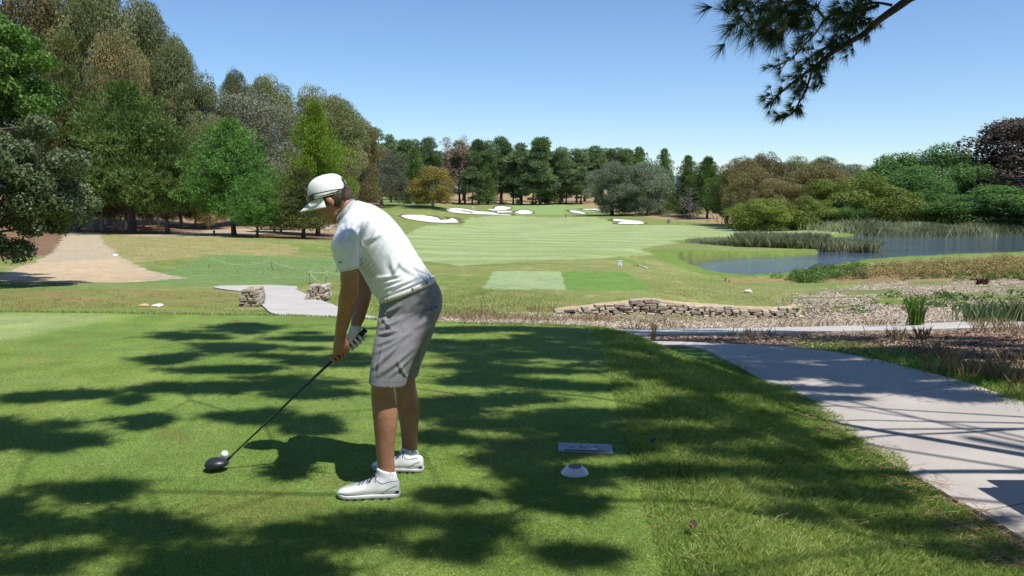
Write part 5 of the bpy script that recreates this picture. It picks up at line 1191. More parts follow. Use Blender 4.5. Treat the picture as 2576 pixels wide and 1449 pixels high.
slabq(0, 1, 0, 1, -.02, .008, 'stone_base', M_gran); slabq(.13, .865, .07, .84, .0085, .013, 'blue_plate', pmat('blue plate', (.035, .045, .15), (.09, .07, .15), 9, .3))
slabq(.118, .13, .07, .84, .0085, .016, 'rim', M_trim); slabq(.865, .877, .07, .84, .0085, .016, 'rim', M_trim)
M_pl = pmat('raised pale mark', (.45, .5, .58), None, rough=.4)
for u0, u1, v0, v1 in ((.185, .198, .38, .58), (.205, .222, .38, .58), (.23, .245, .38, .58), (.25, .285, .44, .50), (.25, .285, .54, .60), (.385, .53, .56, .60), (.385, .45, .42, .45), (.47, .53, .40, .43), (.58, .66, .62, .655), (.585, .60, .42, .6), (.615, .63, .42, .6), (.645, .66, .42, .6), (.70, .78, .60, .63), (.71, .73, .45, .54), (.74, .76, .42, .5), (.77, .80, .30, .36), (.72, .75, .28, .34)):
    slabq(u0, u1, v0, v1, .0135, .0155, 'raised_mark', M_pl)
mb = MB(); c0 = pq(.645, .24, .0135); mb.tube([c0, c0 + Vector((0, 0, .002))], .020, 20); mb.build('raised_oval', pmat('cream oval', (.75, .72, .55), None), e)
c0 = pq(.50, .53, .0135); mb = MB(); mb.tube([c0, c0 + Vector((0, 0, .002))], .010, 16); mb.build('raised_oval', M_pl, e)

# ------------------------------------------------------------------ grass blades, chips, reeds and scrub (nobody could count them)
def blades(name, P, h, w_, mat, lean=.5, val=None, tip3=True, lab=None, cat='grass'):
    n = len(P); a = rng.uniform(0, 2 * np.pi, n); A = np.stack([np.cos(a), np.sin(a), 0 * a], -1); b_ = rng.uniform(0, 2 * np.pi, n)
    H = (h * rng.uniform(.55, 1.3, n))[:, None]; Ln = np.stack([np.cos(b_), np.sin(b_), 0 * b_], -1) * (lean * rng.uniform(.1, 1, n))[:, None] * H
    W_ = (w_ * rng.uniform(.7, 1.3, n))[:, None]; up = np.array([0, 0, 1.0])
    if tip3: V = np.stack([P - A * W_ * .5, P + A * W_ * .5, P + Ln + up * H], 1); k = 3
    else: V = np.stack([P - A * W_ * .5, P + A * W_ * .5, P + Ln * .45 + up * H * .6 + A * W_ * .35, P + Ln * 1.1 + up * H], 1); k = 4
    v = rng.random(n) if val is None else np.clip(val + rng.normal(0, .18, n), 0, 1)
    me = mesh_np(name, V.reshape(-1, 3), np.arange(n * k).reshape(n, k), k, False, {'v': ('FLOAT', np.repeat(v, k))})
    return tag(link(name, me, mat), lab, cat, kind='stuff')
def scatter(n, x0, x1, y0, y1, keep, low=False, pw=1.0):
    """points on the ground, denser near the camera"""
    Y = y0 + (y1 - y0) * rng.random(n) ** pw; X = x0 + (x1 - x0) * rng.random(n); m = keep(X, Y); X, Y = X[m], Y[m]; return np.stack([X, Y, hgt(X, Y, low)], -1)
inview = lambda X, Y: np.abs(X) < Y * .68 + .35
L_turf = leafmat('tee turf blades', (.19, .29, .055), (.40, .50, .15), .5, 0, .6, .3); L_bank = leafmat('bank grass blades', (.135, .245, .04), (.50, .58, .20), .5, 0, .5, .35)
L_rough = leafmat('rough grass blades', (.17, .22, .05), (.42, .42, .16), .45, 0); L_reed = leafmat('reed blades', (.12, .15, .06), (.48, .48, .29), .45, 0); L_dry = leafmat('dry weed stems', (.24, .17, .08), (.46, .36, .20), .2, 0)
P = scatter(1500000, -6.0, 1.2, 2.85, 9.0, lambda X, Y: inview(X, Y) & (polydist(X, Y, TEE) < -.02) & (rng.random(len(X)) < np.clip((3.3 / Y) ** 3.2, 0, 1) * np.clip((9 - Y) / 2, 0, 1)), pw=1.0)
blades('turf_grass', P, .0070, .0045, L_turf, 1.6, fbm(P[:, 0] * 2.5, P[:, 1] * 2.5, 19), lab='short mown grass covering the near tee')
P = scatter(700000, .3, 4.2, 2.4, 10.5, lambda X, Y: inview(X, Y) & (lambda d: (d > -.02) & (d < 2.02 + .2 * vnoise(X * 4, Y * 4, 8)))(polydist(X, Y, TEE)) & (rng.random(len(X)) < np.clip((4.2 / Y) ** 1.4, 0, 1)))
td = polydist(P[:, 0], P[:, 1], TEE); hh = .038 * np.clip(.55 + 1.2 * td, .5, 1) * (.75 + .5 * vnoise(P[:, 0] * 5, P[:, 1] * 5, 12))
blades('bank_grass', P, hh, .0058, L_bank, 1.1, fbm(P[:, 0] * 1.5, P[:, 1] * 1.5, 23) * 1.1 - .05, False, 'longer grass on the bank between tee and cart path')
# fringe behind the tee and rough beyond it
P = scatter(60000, -8, 1.5, 9.0, 12.5, lambda X, Y: inview(X, Y) & (lambda d: (d > -.08) & (d < .5))(polydist(X, Y, TEE)))
blades('fringe_grass', P, .035, .010, L_bank, .7, lab='grass fringe along the far edge of the tee')
def pxscatter(n, poly, low=True, thin=None, d0=10.5, dens=0):
    P_ = np.array(poly, float); x0, y0 = P_.min(0); x1, y1 = P_.max(0); X = rng.uniform(x0, x1, n); Y = rng.uniform(y0, y1, n); m = inpoly(X, Y, P_); X, Y = X[m], Y[m]
    W_ = ground_at(X, Y, low, d0); 
    m = W_[:, 1] < 600
    W_ = W_[m]; W_ = W_ + rng.normal(0, .018, W_.shape) * W_[:, 1:2]        # ragged edge
    return np.stack([W_[:, 0], W_[:, 1], hgt(W_[:, 0], W_[:, 1], low)], -1)
P = pxscatter(16000, [(0, 722), (540, 738), (645, 745), (600, 775), (850, 790), (640, 790), (0, 780)]); P = P[rng.random(len(P)) < (fbm(P[:, 0], P[:, 1], 4) > .5) * .6 + .1]
blades('rough_grass', P, .045, .011, L_rough, .8, fbm(P[:, 0] * .8, P[:, 1] * .8, 51), lab='rough grass behind the tee on the left')
P = pxscatter(9000, [(860, 700), (1000, 720), (1220, 735), (1400, 745), (1400, 785), (1250, 788), (1110, 797), (960, 795), (900, 770), (860, 745)]); blades('rough_grass', P, .07, .016, L_rough, .8, lab='rough grass between the path and the creek bed')
P = pxscatter(9000, [(255, 590), (520, 594), (760, 620), (860, 650), (860, 700), (500, 690), (380, 660), (270, 630)]); blades('rough_grass', P, .06, .02, L_rough, .9, lab='uneven dry grass beside the dirt road')
P = pxscatter(5000, [(1640, 690), (1820, 700), (2000, 740), (2010, 770), (1700, 755), (1660, 740)]); blades('rough_grass', P, .05, .014, L_rough, .8, lab='rough grass above the stone wall')
# mulch chips
def chips(name, P, ln, mat, lab):
    n = len(P); a = rng.uniform(0, 2 * np.pi, n); A = np.stack([np.cos(a), np.sin(a), rng.normal(0, .35, n)], -1); B = np.stack([-np.sin(a), np.cos(a), rng.normal(0, .35, n)], -1)
    s = (ln * rng.uniform(.4, 1.5, n))[:, None]; w_ = s * rng.uniform(.15, .45, n)[:, None]; Q = P + np.array([0, 0, 1]) * s * .25
    up = np.array([0, 0, .012]); V = np.stack([Q - A * s * .5, Q + B * w_ * .5 + up * .4, Q + A * s * .5, Q - B * w_ * .5], 1)
    me = mesh_np(name, V.reshape(-1, 3), np.arange(n * 4).reshape(n, 4), 4, False, {'v': ('FLOAT', np.repeat(rng.random(n), 4))}); return tag(link(name, me, mat), lab, 'mulch', kind='stuff')
L_chip = leafmat('bark chips', (.30, .235, .17), (.60, .51, .41), .0, 0, .9, .1); L_bark = leafmat('dark bark chips', (.12, .07, .05), (.46, .34, .26), .0, 0, .9, .1)
P = pxscatter(60000, [(1000, 797), (1110, 798), (1250, 790), (1400, 790), (1640, 797), (2010, 801), (2576, 782), (2640, 780), (2640, 800), (2100, 820), (1640, 832), (1400, 815), (1110, 806)]); chips('mulch', P, .055, L_chip, 'pale bark mulch in the creek bed below the stone wall')
P = pxscatter(60000, [(2010, 745), (2130, 725), (2240, 708), (2640, 700), (2640, 785), (2020, 800)]); P = P[fbm(P[:, 0] * .45 + 3, P[:, 1] * .6, 91) < .56]; chips('mulch', P, .07, L_chip, 'pale bark mulch spread on the open ground at right')
P = pxscatter(60000, [(1640, 850), (2000, 845), (2640, 828), (2640, 1020), (2576, 1000), (2300, 915), (2060, 868), (1740, 862)]); chips('mulch', P, .06, L_bark, 'dark bark mulch between the two path arms')
# sticks
mb = MB()
for i in range(60):
    x = random.uniform(2050, 2570); y = random.uniform(850, 940) if x > 2300 else random.uniform(848, 870); 
    if y > 862 + (x - 2060) * .2: continue
    p = gp(x, y); a = random.uniform(-.9, .9); l = random.uniform(.1, .45); d = Vector((math.cos(a), math.sin(a) * .6, random.uniform(0, .12))) * l; mb.tube([p + Vector((0, 0, .02)), p + d * .5 + Vector((0, 0, .05)), p + d + Vector((0, 0, .03))], [.009, .007, .003], 5)
tag(mb.build('fallen_twigs', pmat('dry twig', (.28, .2, .15), (.4, .3, .24), 8), None, True), 'loose dry twigs lying on the dark mulch', 'twigs', kind='stuff')
# verges and weeds by the near path
P = pxscatter(26000, [(1985, 866), (2080, 863), (2180, 872), (2300, 895), (2450, 930), (2640, 985), (2640, 1050), (2576, 1022), (2440, 968), (2300, 931), (2180, 901), (2050, 876)], d0=6); blades('verge_grass', P, .075, .007, L_bank, .9, None, False, 'green grass verge along the right edge of the cart path')
P = pxscatter(4000, [(2290, 880), (2640, 930), (2640, 1010), (2300, 925)], d0=6); P = P[vnoise(P[:, 0] * 3, P[:, 1] * 3, 7) > .55]; blades('dry_weeds', P, .22, .006, L_dry, .6, None, False, 'thin dry seed heads along the path verge')
P = pxscatter(9000, [(1500, 828), (1640, 822), (2200, 822), (2640, 800), (2640, 838), (2200, 850), (1700, 862), (1600, 850)]); P = P[vnoise(P[:, 0] * 1.3, P[:, 1] * 1.3, 17) > .78]; blades('dry_weeds', P, .16, .008, L_dry, .6, None, False, 'sparse weeds between the two path arms')
P = pxscatter(9000, [(1110, 785), (1400, 775), (1400, 795), (1700, 800), (1700, 815), (1110, 806)]); P = P[vnoise(P[:, 0] * 1.3, P[:, 1] * 1.3, 27) > .5]; blades('dry_weeds', P, .12, .012, L_dry, .6, None, False, 'sparse dry tufts in the creek bed')
def weeds(name, boxes, n, h, w_, mat, lab, lean=.35):
    A_ = []
    for cx_, cy_, rx_, ry_ in boxes:
        t = rng.normal(0, .45, (n, 2)); A_.append(ground_at(cx_ + t[:, 0] * rx_, cy_ + t[:, 1] * ry_))
    A_ = np.vstack(A_); A_ = A_[A_[:, 1] < 300]; P = np.stack([A_[:, 0], A_[:, 1], hgt(A_[:, 0], A_[:, 1], True)], -1); return blades(name, P, h, w_, mat, lean, None, False, lab, 'plants')
def plant(x, y, hpx, wpx, n, mat, lab, lean=.4, name='weed_plant', wd=.018):
    p = gp(x, y); s = p.y / F; m = n; P = np.stack([p.x + rng.normal(0, wpx * s * .3, m), p.y + rng.normal(0, wpx * s * .3, m), np.full(m, p.z)], -1); o = blades(name, P, hpx * s, wd, mat, lean, None, False, lab, 'plant'); del o['kind']; return o
plant(2303, 822, 70, 26, 110, leafmat('weed leaves', (.06, .13, .02), (.2, .3, .07), .3, 0), 'tall upright green weed by the far path arm', .35)
plant(2480, 812, 48, 90, 420, leafmat('blue green weed leaves', (.09, .15, .06), (.25, .32, .17), .3, 0), 'wide clump of grey green weeds at right beyond the path', .45)
plant(2560, 812, 55, 50, 240, L_reed, 'grey green weed clump at the right border beyond the path', .45)
plant(1641, 860, 60, 16, 30, L_dry, 'thin dry weed standing at the corner of the bank', .25, wd=.008)
plant(2250, 860, 40, 40, 60, L_dry, 'thin pale weed standing before the far path arm', .5, wd=.008); plant(2320, 858, 36, 30, 60, leafmat('dark weed', (.05, .04, .03), (.15, .12, .08), .2, 0), 'dark spiky weed before the far path arm', .5, wd=.008)
plant(2470, 716, 16, 22, 120, L_red, 'small dark red brown bush on the open mulch', .8, 'low_shrub', .05)
# scrub on the near lake shore: leafy masses
def leafmass(name, items, n, size, mat, lab, h, asp=.6, kind='stuff'):
    cl = []
    for poly, m in items:
        P = pxscatter(m, poly)
        for q in P: c_ = h * random.uniform(.5, 1.2); cl.append((q[0], q[1], q[2] + c_ * .35, c_ * 1.1, c_ * 1.1, c_ * .8))
    cl = np.array(cl); P, N, i = blobs(cl, n, .3); V, Fc, k = cards(P, N + np.array([0, 0, .5]), size, asp, 'quad', .9)
    cv = rng.random(len(cl))[i] * .6 + rng.random(n) * .4; return tag(link(name, mesh_np(name, V, Fc, k, False, {'v': ('FLOAT', np.repeat(cv, k))}), mat), lab, 'scrub', kind=kind)
L_scr = leafmat('ochre scrub leaves', (.14, .12, .03), (.40, .33, .13), .2, 0); L_scr2 = leafmat('russet scrub leaves', (.22, .13, .07), (.46, .30, .18), .2, 0); L_scg = leafmat('green scrub leaves', (.04, .09, .02), (.17, .25, .06), .3, 0)
leafmass('scrub', [([(2180, 680), (2300, 665), (2450, 655), (2640, 648), (2640, 690), (2400, 694), (2180, 700)], 900)], 26000, .10, L_scr, 'ochre scrub along the near lake shore', .42)
leafmass('scrub', [([(2110, 690), (2250, 676), (2400, 684), (2420, 700), (2120, 708)], 300), ([(2420, 668), (2640, 668), (2640, 688), (2440, 690)], 120)], 14000, .08, L_scr2, 'russet dry scrub in the middle of the shore growth', .36, .3)
leafmass('scrub', [([(2000, 706), (2040, 684), (2110, 676), (2190, 676), (2140, 692), (2060, 712)], 260)], 15000, .12, L_scg, 'dense green leafy plants at the water edge', .42)
leafmass('scrub', [([(2280, 690), (2420, 684), (2640, 684), (2640, 704), (2300, 706)], 110), ([(2100, 760), (2300, 742), (2640, 735), (2640, 760), (2250, 790)], 60)], 9000, .08, L_scg, 'scattered green clumps between scrub and mulch', .22)
# reeds
def reedbed(poly, n, h, lab, d0=45, wd=.07): 
    P_ = np.array(poly, float); x0, y0 = P_.min(0); x1, y1 = P_.max(0); X = rng.uniform(x0, x1, n); Y = rng.uniform(y0, y1, n); m = inpoly(X, Y, P_); W_ = onz(X[m], Y[m], LAKE_Z); P = np.stack([W_[:, 0], W_[:, 1], np.full(len(W_), LAKE_Z - .05)], -1)
    return blades('reeds', P, h * (.75 + .5 * vnoise(P[:, 0] * .4, P[:, 1] * .4, 3)), wd, L_reed, .6, vnoise(P[:, 0] * .5, P[:, 1] * .3, 6), False, lab, 'reeds')
reedbed([(1842, 624), (1900, 620), (2000, 626), (2100, 628), (2210, 630), (2210, 636), (2060, 634), (1900, 630), (1850, 628)], 16000, 1.35, 'tall reeds standing in the water off the spit of mown grass')
reedbed([(1728, 612), (1850, 610), (1850, 620), (1728, 620)], 3500, .6, 'low reeds at the head of the narrow inlet')
reedbed([(1850, 606), (1960, 604), (2080, 607), (2080, 614), (1860, 616)], 5000, 1.0, 'reeds along the inlet behind the tall ones')
def shorebed(poly, n, h, lab, wd=.10):
    P = pxscatter(n, poly); P[:, 2] = np.maximum(P[:, 2], LAKE_Z); return blades('reeds', P, h * (.7 + .6 * vnoise(P[:, 0] * .25, P[:, 1] * .25, 3)), wd, L_reed, .65, vnoise(P[:, 0] * .3, P[:, 1] * .3, 6), False, lab, 'reeds')
shorebed([(1880, 566), (2050, 560), (2230, 562), (2240, 580), (2150, 586), (2040, 577), (1900, 572)], 14000, 1.35, 'pale reeds behind the mown point')
shorebed([(2150, 586), (2230, 574), (2440, 574), (2640, 582), (2640, 590), (2440, 590), (2400, 604), (2200, 602)], 20000, 1.05, 'olive reeds and rushes along the far shore')
# leaf litter and strays on the near grass
mb = MB()
for i in range(60):
    x = random.uniform(1300, 2500); y = random.uniform(1180, 1440); P3 = ground_at([x], [y], False, 2.4)[0]; z = float(hgt(P3[:1], P3[1:2])[0]); a = random.uniform(-1.2, 1.2); l = random.uniform(.06, .16)
    if polydist(P3[:1], P3[1:2], TEE)[0] > 2.2 : continue
    d = Vector((math.cos(a), math.sin(a), 0)); n3_ = Vector((-d.y, d.x, 0)); p = Vector((P3[0], P3[1], z + (.045 if polydist(P3[:1], P3[1:2], TEE)[0] > 0 else .012)))
    mb.tube([p, p + d * l * .5 + n3_ * l * random.uniform(-.15, .15), p + d * l], .0008, 4, False)
for i in range(46):
    x = random.uniform(20, 1560); y = random.uniform(860, 1430); P3 = ground_at([x], [y], False, 2.4)[0]; a = random.uniform(0, 3.1); l = random.uniform(.008, .03); d = Vector((math.cos(a), math.sin(a), 0)); p = Vector((P3[0], P3[1], .009))
    if polydist(P3[:1], P3[1:2], TEE)[0] < -.05: mb.tube([p, p + d * l * .5 + Vector((0, 0, .004)), p + d * l], [.001, .004 * random.uniform(.4, 1), .001], 5, False)
P = ground_at(rng.uniform(1900, 2600, 3500), rng.uniform(980, 1440, 3500), False, 2.4)
for q3 in P:
    d = float(polydist(q3[:1], q3[1:2], TEE)[0])
    if 1.75 < d < 2.3: a = random.uniform(0, 3); v = Vector((math.cos(a), math.sin(a), 0)) * random.uniform(.03, .07); z = float(hgt(q3[:1], q3[1:2])[0]) + .02 + .02 * random.random(); mb.tube([(q3[0] - v.x, q3[1] - v.y, z), (q3[0] + v.x, q3[1] + v.y, z)], .0016, 4, False)
tag(mb.build('pine_needle_litter', pmat('dry pine needle', (.42, .27, .13), (.55, .42, .24), 8), None), 'fallen dry pine needles and bark flecks strewn over the grass', 'pine litter', kind='stuff')
M_dl = pmat('dead leaf', (.11, .055, .035), (.16, .085, .05), 20, .7)
for x, y, lab in ((1740, 1350, 'curled red brown leaf on the bank grass near the bottom of the photo'), (2056, 1101, 'red brown leaf on the bank high up near the path edge'), (1641, 1130, 'dark brown curled leaf on the bank beside the plaque')):
    P3 = ground_at([x], [y], False, 2.4)[0]; z = float(hgt(P3[:1], P3[1:2])[0]) + .048; V = []
    for i in range(5):
        for k in range(5): u, v = i / 4 - .5, k / 4 - .5; r_ = 1 - .5 * abs(v) * 2; V.append((P3[0] + u * .045 * r_, P3[1] + v * .06, z + .018 * (u * u * 4 + math.sin(v * 6) * .4) + random.uniform(0, .004)))
    mb = MB(); mb.add(V, [(i * 5 + k, i * 5 + k + 1, (i + 1) * 5 + k + 1, (i + 1) * 5 + k) for i in range(4) for k in range(4)]); tag(mb.build('fallen_leaf', M_dl, None, True), lab, 'leaf')

# ------------------------------------------------------------------ the pine that overhangs the tee
L_near = leafmat('long pine needles', (.018, .045, .018), (.10, .17, .05), .15, 0)
PT = Vector((8.6, 2.0, -.4)); e = empty('overhanging_pine', PT); tag(e, 'long needled pine whose dark branch hangs in at the top right', 'pine tree')
wood = MB(); tufts = []
ax = [PT + Vector((.12 * math.sin(k), .1 * math.cos(k * 1.3), k * 1.5 - .3)) for k in range(10)]; wood.tube(ax, [.34 * (1 - .085 * k) for k in range(10)], 14)
def c3(x, y): return 1760.9 + x * .2197, y * .2197
def bough(pts, Y0, Y1, r0, r1, n=20):
    P = smooth_line([c3(*p_) for p_ in pts], n); q = [at(x, y, Y0 + (Y1 - Y0) * k / (n - 1)) for k, (x, y) in enumerate(P)]; wood.tube(q, list(np.linspace(r0, r1, n)), 8); return q
def tuft(p, d, ln=.12, n=46, wd=.003, spread=.75): tufts.append((Vector(p), Vector(d).normalized(), ln, n, wd, spread))
main = bough([(2400, -20), (2250, 90), (2120, 180), (1990, 280), (1870, 390), (1700, 490), (1500, 610), (1330, 750), (1150, 880), (1000, 1000), (870, 1110), (820, 1210)], 6.6, 7.2, .034, .006, 30)
b2_ = bough([(1280, 810), (1240, 950), (1200, 1060), (1130, 1180), (1080, 1270), (990, 1340), (905, 1345)], 7.1, 7.2, .012, .004)
b3_ = bough([(2050, 60), (1850, 130), (1700, 150), (1540, 165), (1430, 215), (1330, 370), (1180, 530), (1060, 660), (980, 710), (880, 750), (800, 765)], 6.7, 6.9, .014, .004, 26)
b4_ = bough([(1340, 760), (1380, 860), (1392, 960), (1345, 1060)], 7.0, 7.1, .006, .003)
b5_ = bough([(2200, 60), (1990, 30), (1800, 90), (1650, 240), (1500, 480), (1320, 620), (1200, 690)], 6.7, 7.0, .012, .004, 24)
b6_ = bough([(1430, 215), (1360, 130), (1250, 60), (1000, 20), (700, 60), (420, 140)], 6.7, 6.1, .012, .004, 20); b7_ = bough([(1250, 60), (1120, 180), (950, 330), (850, 400)], 6.5, 6.2, .008, .004, 12)
b8_ = bough([(1990, 280), (1850, 200), (1720, 320), (1560, 560)], 6.9, 7.0, .008, .004, 14)
# the limb goes on out of the picture to the trunk
q0_ = main[0]; wood.tube([q0_, q0_.lerp(PT + Vector((0, 0, 5.2)), .35) + Vector((0, 0, .25)), q0_.lerp(PT + Vector((0, 0, 5.2)), .7) + Vector((0, 0, .2)), PT + Vector((0, 0, 5.2))], [.034, .06, .09, .12], 10)
def along(q, f0, f1, m, ln, side=1.0, off=.10, nn=46, wd=.0036):
    for i in range(m):
        f = f0 + (f1 - f0) * random.random(); k = f * (len(q) - 1); a = int(min(k, len(q) - 2)); p = q[a].lerp(q[a + 1], k - a); d = (q[a + 1] - q[a]).normalized()
        o_ = Vector((random.uniform(-1, .5), random.uniform(-1, 1), random.uniform(-.9, .7))).normalized() * random.uniform(.2, 1) * off; t = p + o_; wood.tube([p, p.lerp(t, .6) + Vector((0, 0, -.01)), t], [.0035, .003, .002], 5, False)
        tuft(t, d * .9 + o_.normalized() * .9, ln * random.uniform(.8, 1.15), nn, wd)
along(main, .62, 1, 34, .105, off=.14); along(main, .42, .62, 26, .10, off=.16); along(main, .25, .45, 10, .09, off=.13); along(b2_, .15, 1, 34, .10, off=.10); along(b3_, .45, 1, 22, .10, off=.12); along(b3_, .1, .4, 16, .11, off=.14)
along(b4_, .3, 1, 12, .09, off=.08); along(b5_, .15, .95, 60, .105, off=.19); along(b8_, .2, 1, 34, .10, off=.17); along(b6_, .25, 1, 60, .17, off=.30, nn=60, wd=.0042); along(b7_, .2, 1, 22, .17, off=.16, nn=60, wd=.0042)
for x in range(0, 9):
    for y in range(3): 
        p = at(*c3(300 + x * 115 + random.uniform(-50, 50), -30 + y * 75 + (90 if 1 < x < 7 else 0) + random.uniform(-40, 40)), 6.2 + random.uniform(-.3, .3)); tuft(p, (random.uniform(-1, .3), random.uniform(-1, .3), random.uniform(-1, .6)), .17, 60, .0042)
for i in range(26): p = at(*c3(random.uniform(1500, 1980), random.uniform(-60, 300)), 6.7 + random.uniform(-.3, .3)); tuft(p, (random.uniform(-1, .4), random.uniform(-1, 1), random.uniform(-1, .5)), .11, 50, .004)
# canopy above the frame: clumps of needles on limbs; where they hang decides the shade on tee, bank and path
SH = [(650, 822, 110, 8), (470, 845, 70, 7), (620, 880, 120, 13), (420, 900, 80, 8), (560, 930, 120, 11), (700, 962, 150, 13), (450, 978, 95, 9), (180, 995, 85, 7), (60, 1000, 70, 7), (330, 1005, 40, 8), (800, 850, 90, 9), (820, 905, 110, 12), (800, 990, 90, 10),
 (1250, 828, 220, 8), (1300, 868, 240, 11), (1200, 900, 150, 10), (1350, 925, 180, 13), (1180, 955, 120, 8), (1420, 972, 130, 12), (1280, 1010, 150, 11), (1400, 1048, 170, 16), (1200, 1065, 90, 10), (1500, 1088, 90, 15), (1100, 1100, 60, 9), (1350, 1120, 120, 12), (1450, 840, 90, 9), (1480, 895, 90, 10), (1090, 870, 90, 12), (1080, 1010, 80, 10),
 (60, 1090, 120, 30), (360, 1062, 50, 10), (690, 1050, 110, 15), (800, 1078, 70, 10), (190, 1105, 80, 10), (1480, 1200, 190, 18), (1430, 1262, 60, 16), (1300, 1160, 110, 12), (1350, 1245, 60, 10), (1120, 1250, 70, 9), (20, 1290, 70, 36), (240, 1238, 100, 17), (70, 1335, 100, 26), (310, 1312, 70, 13), (1550, 1130, 90, 12),
 (600, 1390, 200, 38), (430, 1342, 110, 20), (780, 1350, 140, 24), (1010, 1308, 190, 14), (1230, 1335, 70, 12), (100, 1425, 120, 24), (1460, 1400, 90, 12), (760, 1445, 140, 16), (420, 1445, 130, 20), (1120, 1380, 100, 12),
 (1600, 840, 80, 8), (1660, 880, 100, 9), (1690, 925, 130, 11), (1780, 980, 130, 10), (1690, 1035, 140, 13), (1900, 1055, 100, 10), (1750, 1098, 140, 13), (1880, 1150, 150, 12), (2010, 1202, 170, 13), (1700, 1190, 110, 11), (2170, 1252, 150, 13), (2050, 1302, 70, 8), (2320, 1330, 160, 14), (2470, 1400, 140, 16), 
 (730, 1184, 48, 11), (978, 1157, 42, 8), (1830, 893, 100, 11), (2050, 915, 170, 13), (2200, 955, 170, 13), (2380, 1002, 150, 12), (2080, 985, 150, 11), (2280, 1028, 170, 8), (2450, 1045, 150, 7), (1930, 945, 110, 10), (2500, 1020, 130, 10), (1900, 875, 120, 8), (2300, 975, 120, 10),
 (1650, 838, 170, 7), (1900, 842, 200, 7), (2150, 852, 220, 9), (2450, 862, 200, 9), (2300, 885, 170, 9), (2480, 925, 150, 14), (2560, 890, 130, 10), (1750, 858, 160, 6), (2590, 960, 120, 14)]
def sunground(x, y):
    u = ground_at([x], [y], False, 2.4)[0]; return Vector((u[0], u[1], float(hgt(u[:1], u[1:2])[0])))
sv = SUNV / SUNV.z; limbs = []; needle_P = []; needle_D = []
SH = [(x, y, rx_ * (1.0 if rx_ < 50 else 1.15), ry_ * (1.0 if rx_ < 50 else 1.35)) for x, y, rx_, ry_ in SH]
SH += [(random.uniform(1060, 1500), random.uniform(826, 1130), random.uniform(70, 150), random.uniform(9, 16)) for _ in range(5)] + [(random.uniform(1760, 2560), random.uniform(868, 1015), random.uniform(80, 150), random.uniform(8, 13)) for _ in range(8)] + [(1860 + 75 * (k % 8) + 40 * (k // 8), 890 + 34 * (k // 8) + 6 * (k % 3), random.uniform(90, 140), random.uniform(9, 13)) for k in range(14)] + [(random.uniform(1560, 2300), random.uniform(880, 1150), random.uniform(60, 120), random.uniform(9, 13)) for _ in range(10)]
SH = [q for q in SH if not (q[1] > 1016 and q[0] > 1500 + (q[1] - 700) * 1.45 and q[0] > 2000)]
for (x, y, rx_, ry_) in SH:
    n = 30; g0 = sunground(x, y); gx = sunground(x + rx_, y); gy = sunground(x, y - ry_); gy2 = sunground(x, y + ry_); area = abs(gx.x - g0.x) * 2 * max(.06, (gy.y - gy2.y)); H = random.uniform(6.0, 8.2) if y < 930 else (3.3 if (x, y) in ((730, 1184), (978, 1157)) else random.uniform(4.2, 6.6))  # the two lowest clumps are added to shade the golfer's arms and far leg
    H = max(H, .30 * g0.y + 2.4) if H > 3.31 else H
    m = int(min(1100, 140 + 900 * area) * (1.15 if x > 1600 and y < 1050 else .75 if x > 1560 else 1.0) * (.85 if x > 1040 and y < 1140 else 1.0) * (.6 if y > 1270 else 1.0)); K = 1 if rx_ < 50 else 11; so_x = rng.normal(0, .48, K); so_y = rng.normal(0, .50, K); sl_ = rng.uniform(.25, .70, K); si = rng.integers(0, K, m); u_ = rng.normal(0, .5, m)
    xs = x + (so_x[si] * (K > 1) + u_ * sl_[si]) * rx_; ys = y + (so_y[si] * (K > 1) + rng.normal(0, .10 if K > 1 else .4, m) * (1 - .3 * np.abs(u_))) * ry_; W_ = ground_at(xs, ys, False, 2.4); zg = hgt(W_[:, 0], W_[:, 1]); hh = H + rng.normal(0, .22, m)
    ok = W_[:, 1] < 40; Pn = np.stack([W_[:, 0] + sv.x * hh, W_[:, 1] + sv.y * hh, zg + hh], -1)[ok]; qx_, qy_ = pix(Pn[:, 0], Pn[:, 1], Pn[:, 2]); Pn = Pn[(Pn[:, 1] < .5) | (qy_ < -70) | (qx_ < -120) | (qx_ > 2700)]
    if len(Pn) < 5: continue
   
    needle_P.append(Pn); c_ = g0 + sv * H; limbs.append((c_, Pn))
NP = np.vstack(needle_P)
hubs = [PT + Vector((0, 0, z)) for z in (5.5, 6.3, 7.2, 8.0, 9.0, 10)]
mains = []
for k, (tx, ty, tz) in enumerate([(-.5, 1.8, 6.0), (.5, 4.2, 6.5), (1.5, 6.5, 7.0), (3.8, 8.6, 7.6), (1.5, .5, 5.6), (5.5, 6.0, 6.2), (-1.5, .2, 5.2)]):
    a = hubs[k % 6]; b_ = Vector((tx, ty, tz)); q = [a.lerp(b_, f) + Vector((.15 * math.sin(f * 7 + k), .15 * math.cos(f * 6 + k), .7 * math.sin(f * 3.1))) for f in np.linspace(0, 1, 12)]; wood.tube(q, list(np.linspace(.035, .008, 12)), 8); mains += q[3:]
def seen(v):
    if v.y < .5: return False
    a_, b2 = pix(np.array([v.x]), np.array([v.y]), np.array([v.z])); return b2[0] > -40 and -60 < a_[0] < 2640
for c_, Pn in limbs:
    if seen(c_): continue
    a = min(mains, key=lambda m_: (m_ - c_).length); mid = a.lerp(c_, .5) + Vector((random.uniform(-.2, .2), random.uniform(-.2, .2), .1)); wood.tube([a, mid, c_], [.009, .007, .004], 6, False); mains.append(mid)
    for j in range(4):
        q3 = Vector(Pn[rng.integers(len(Pn))]); wood.tube([c_, q3], [.004, .002], 5, False)
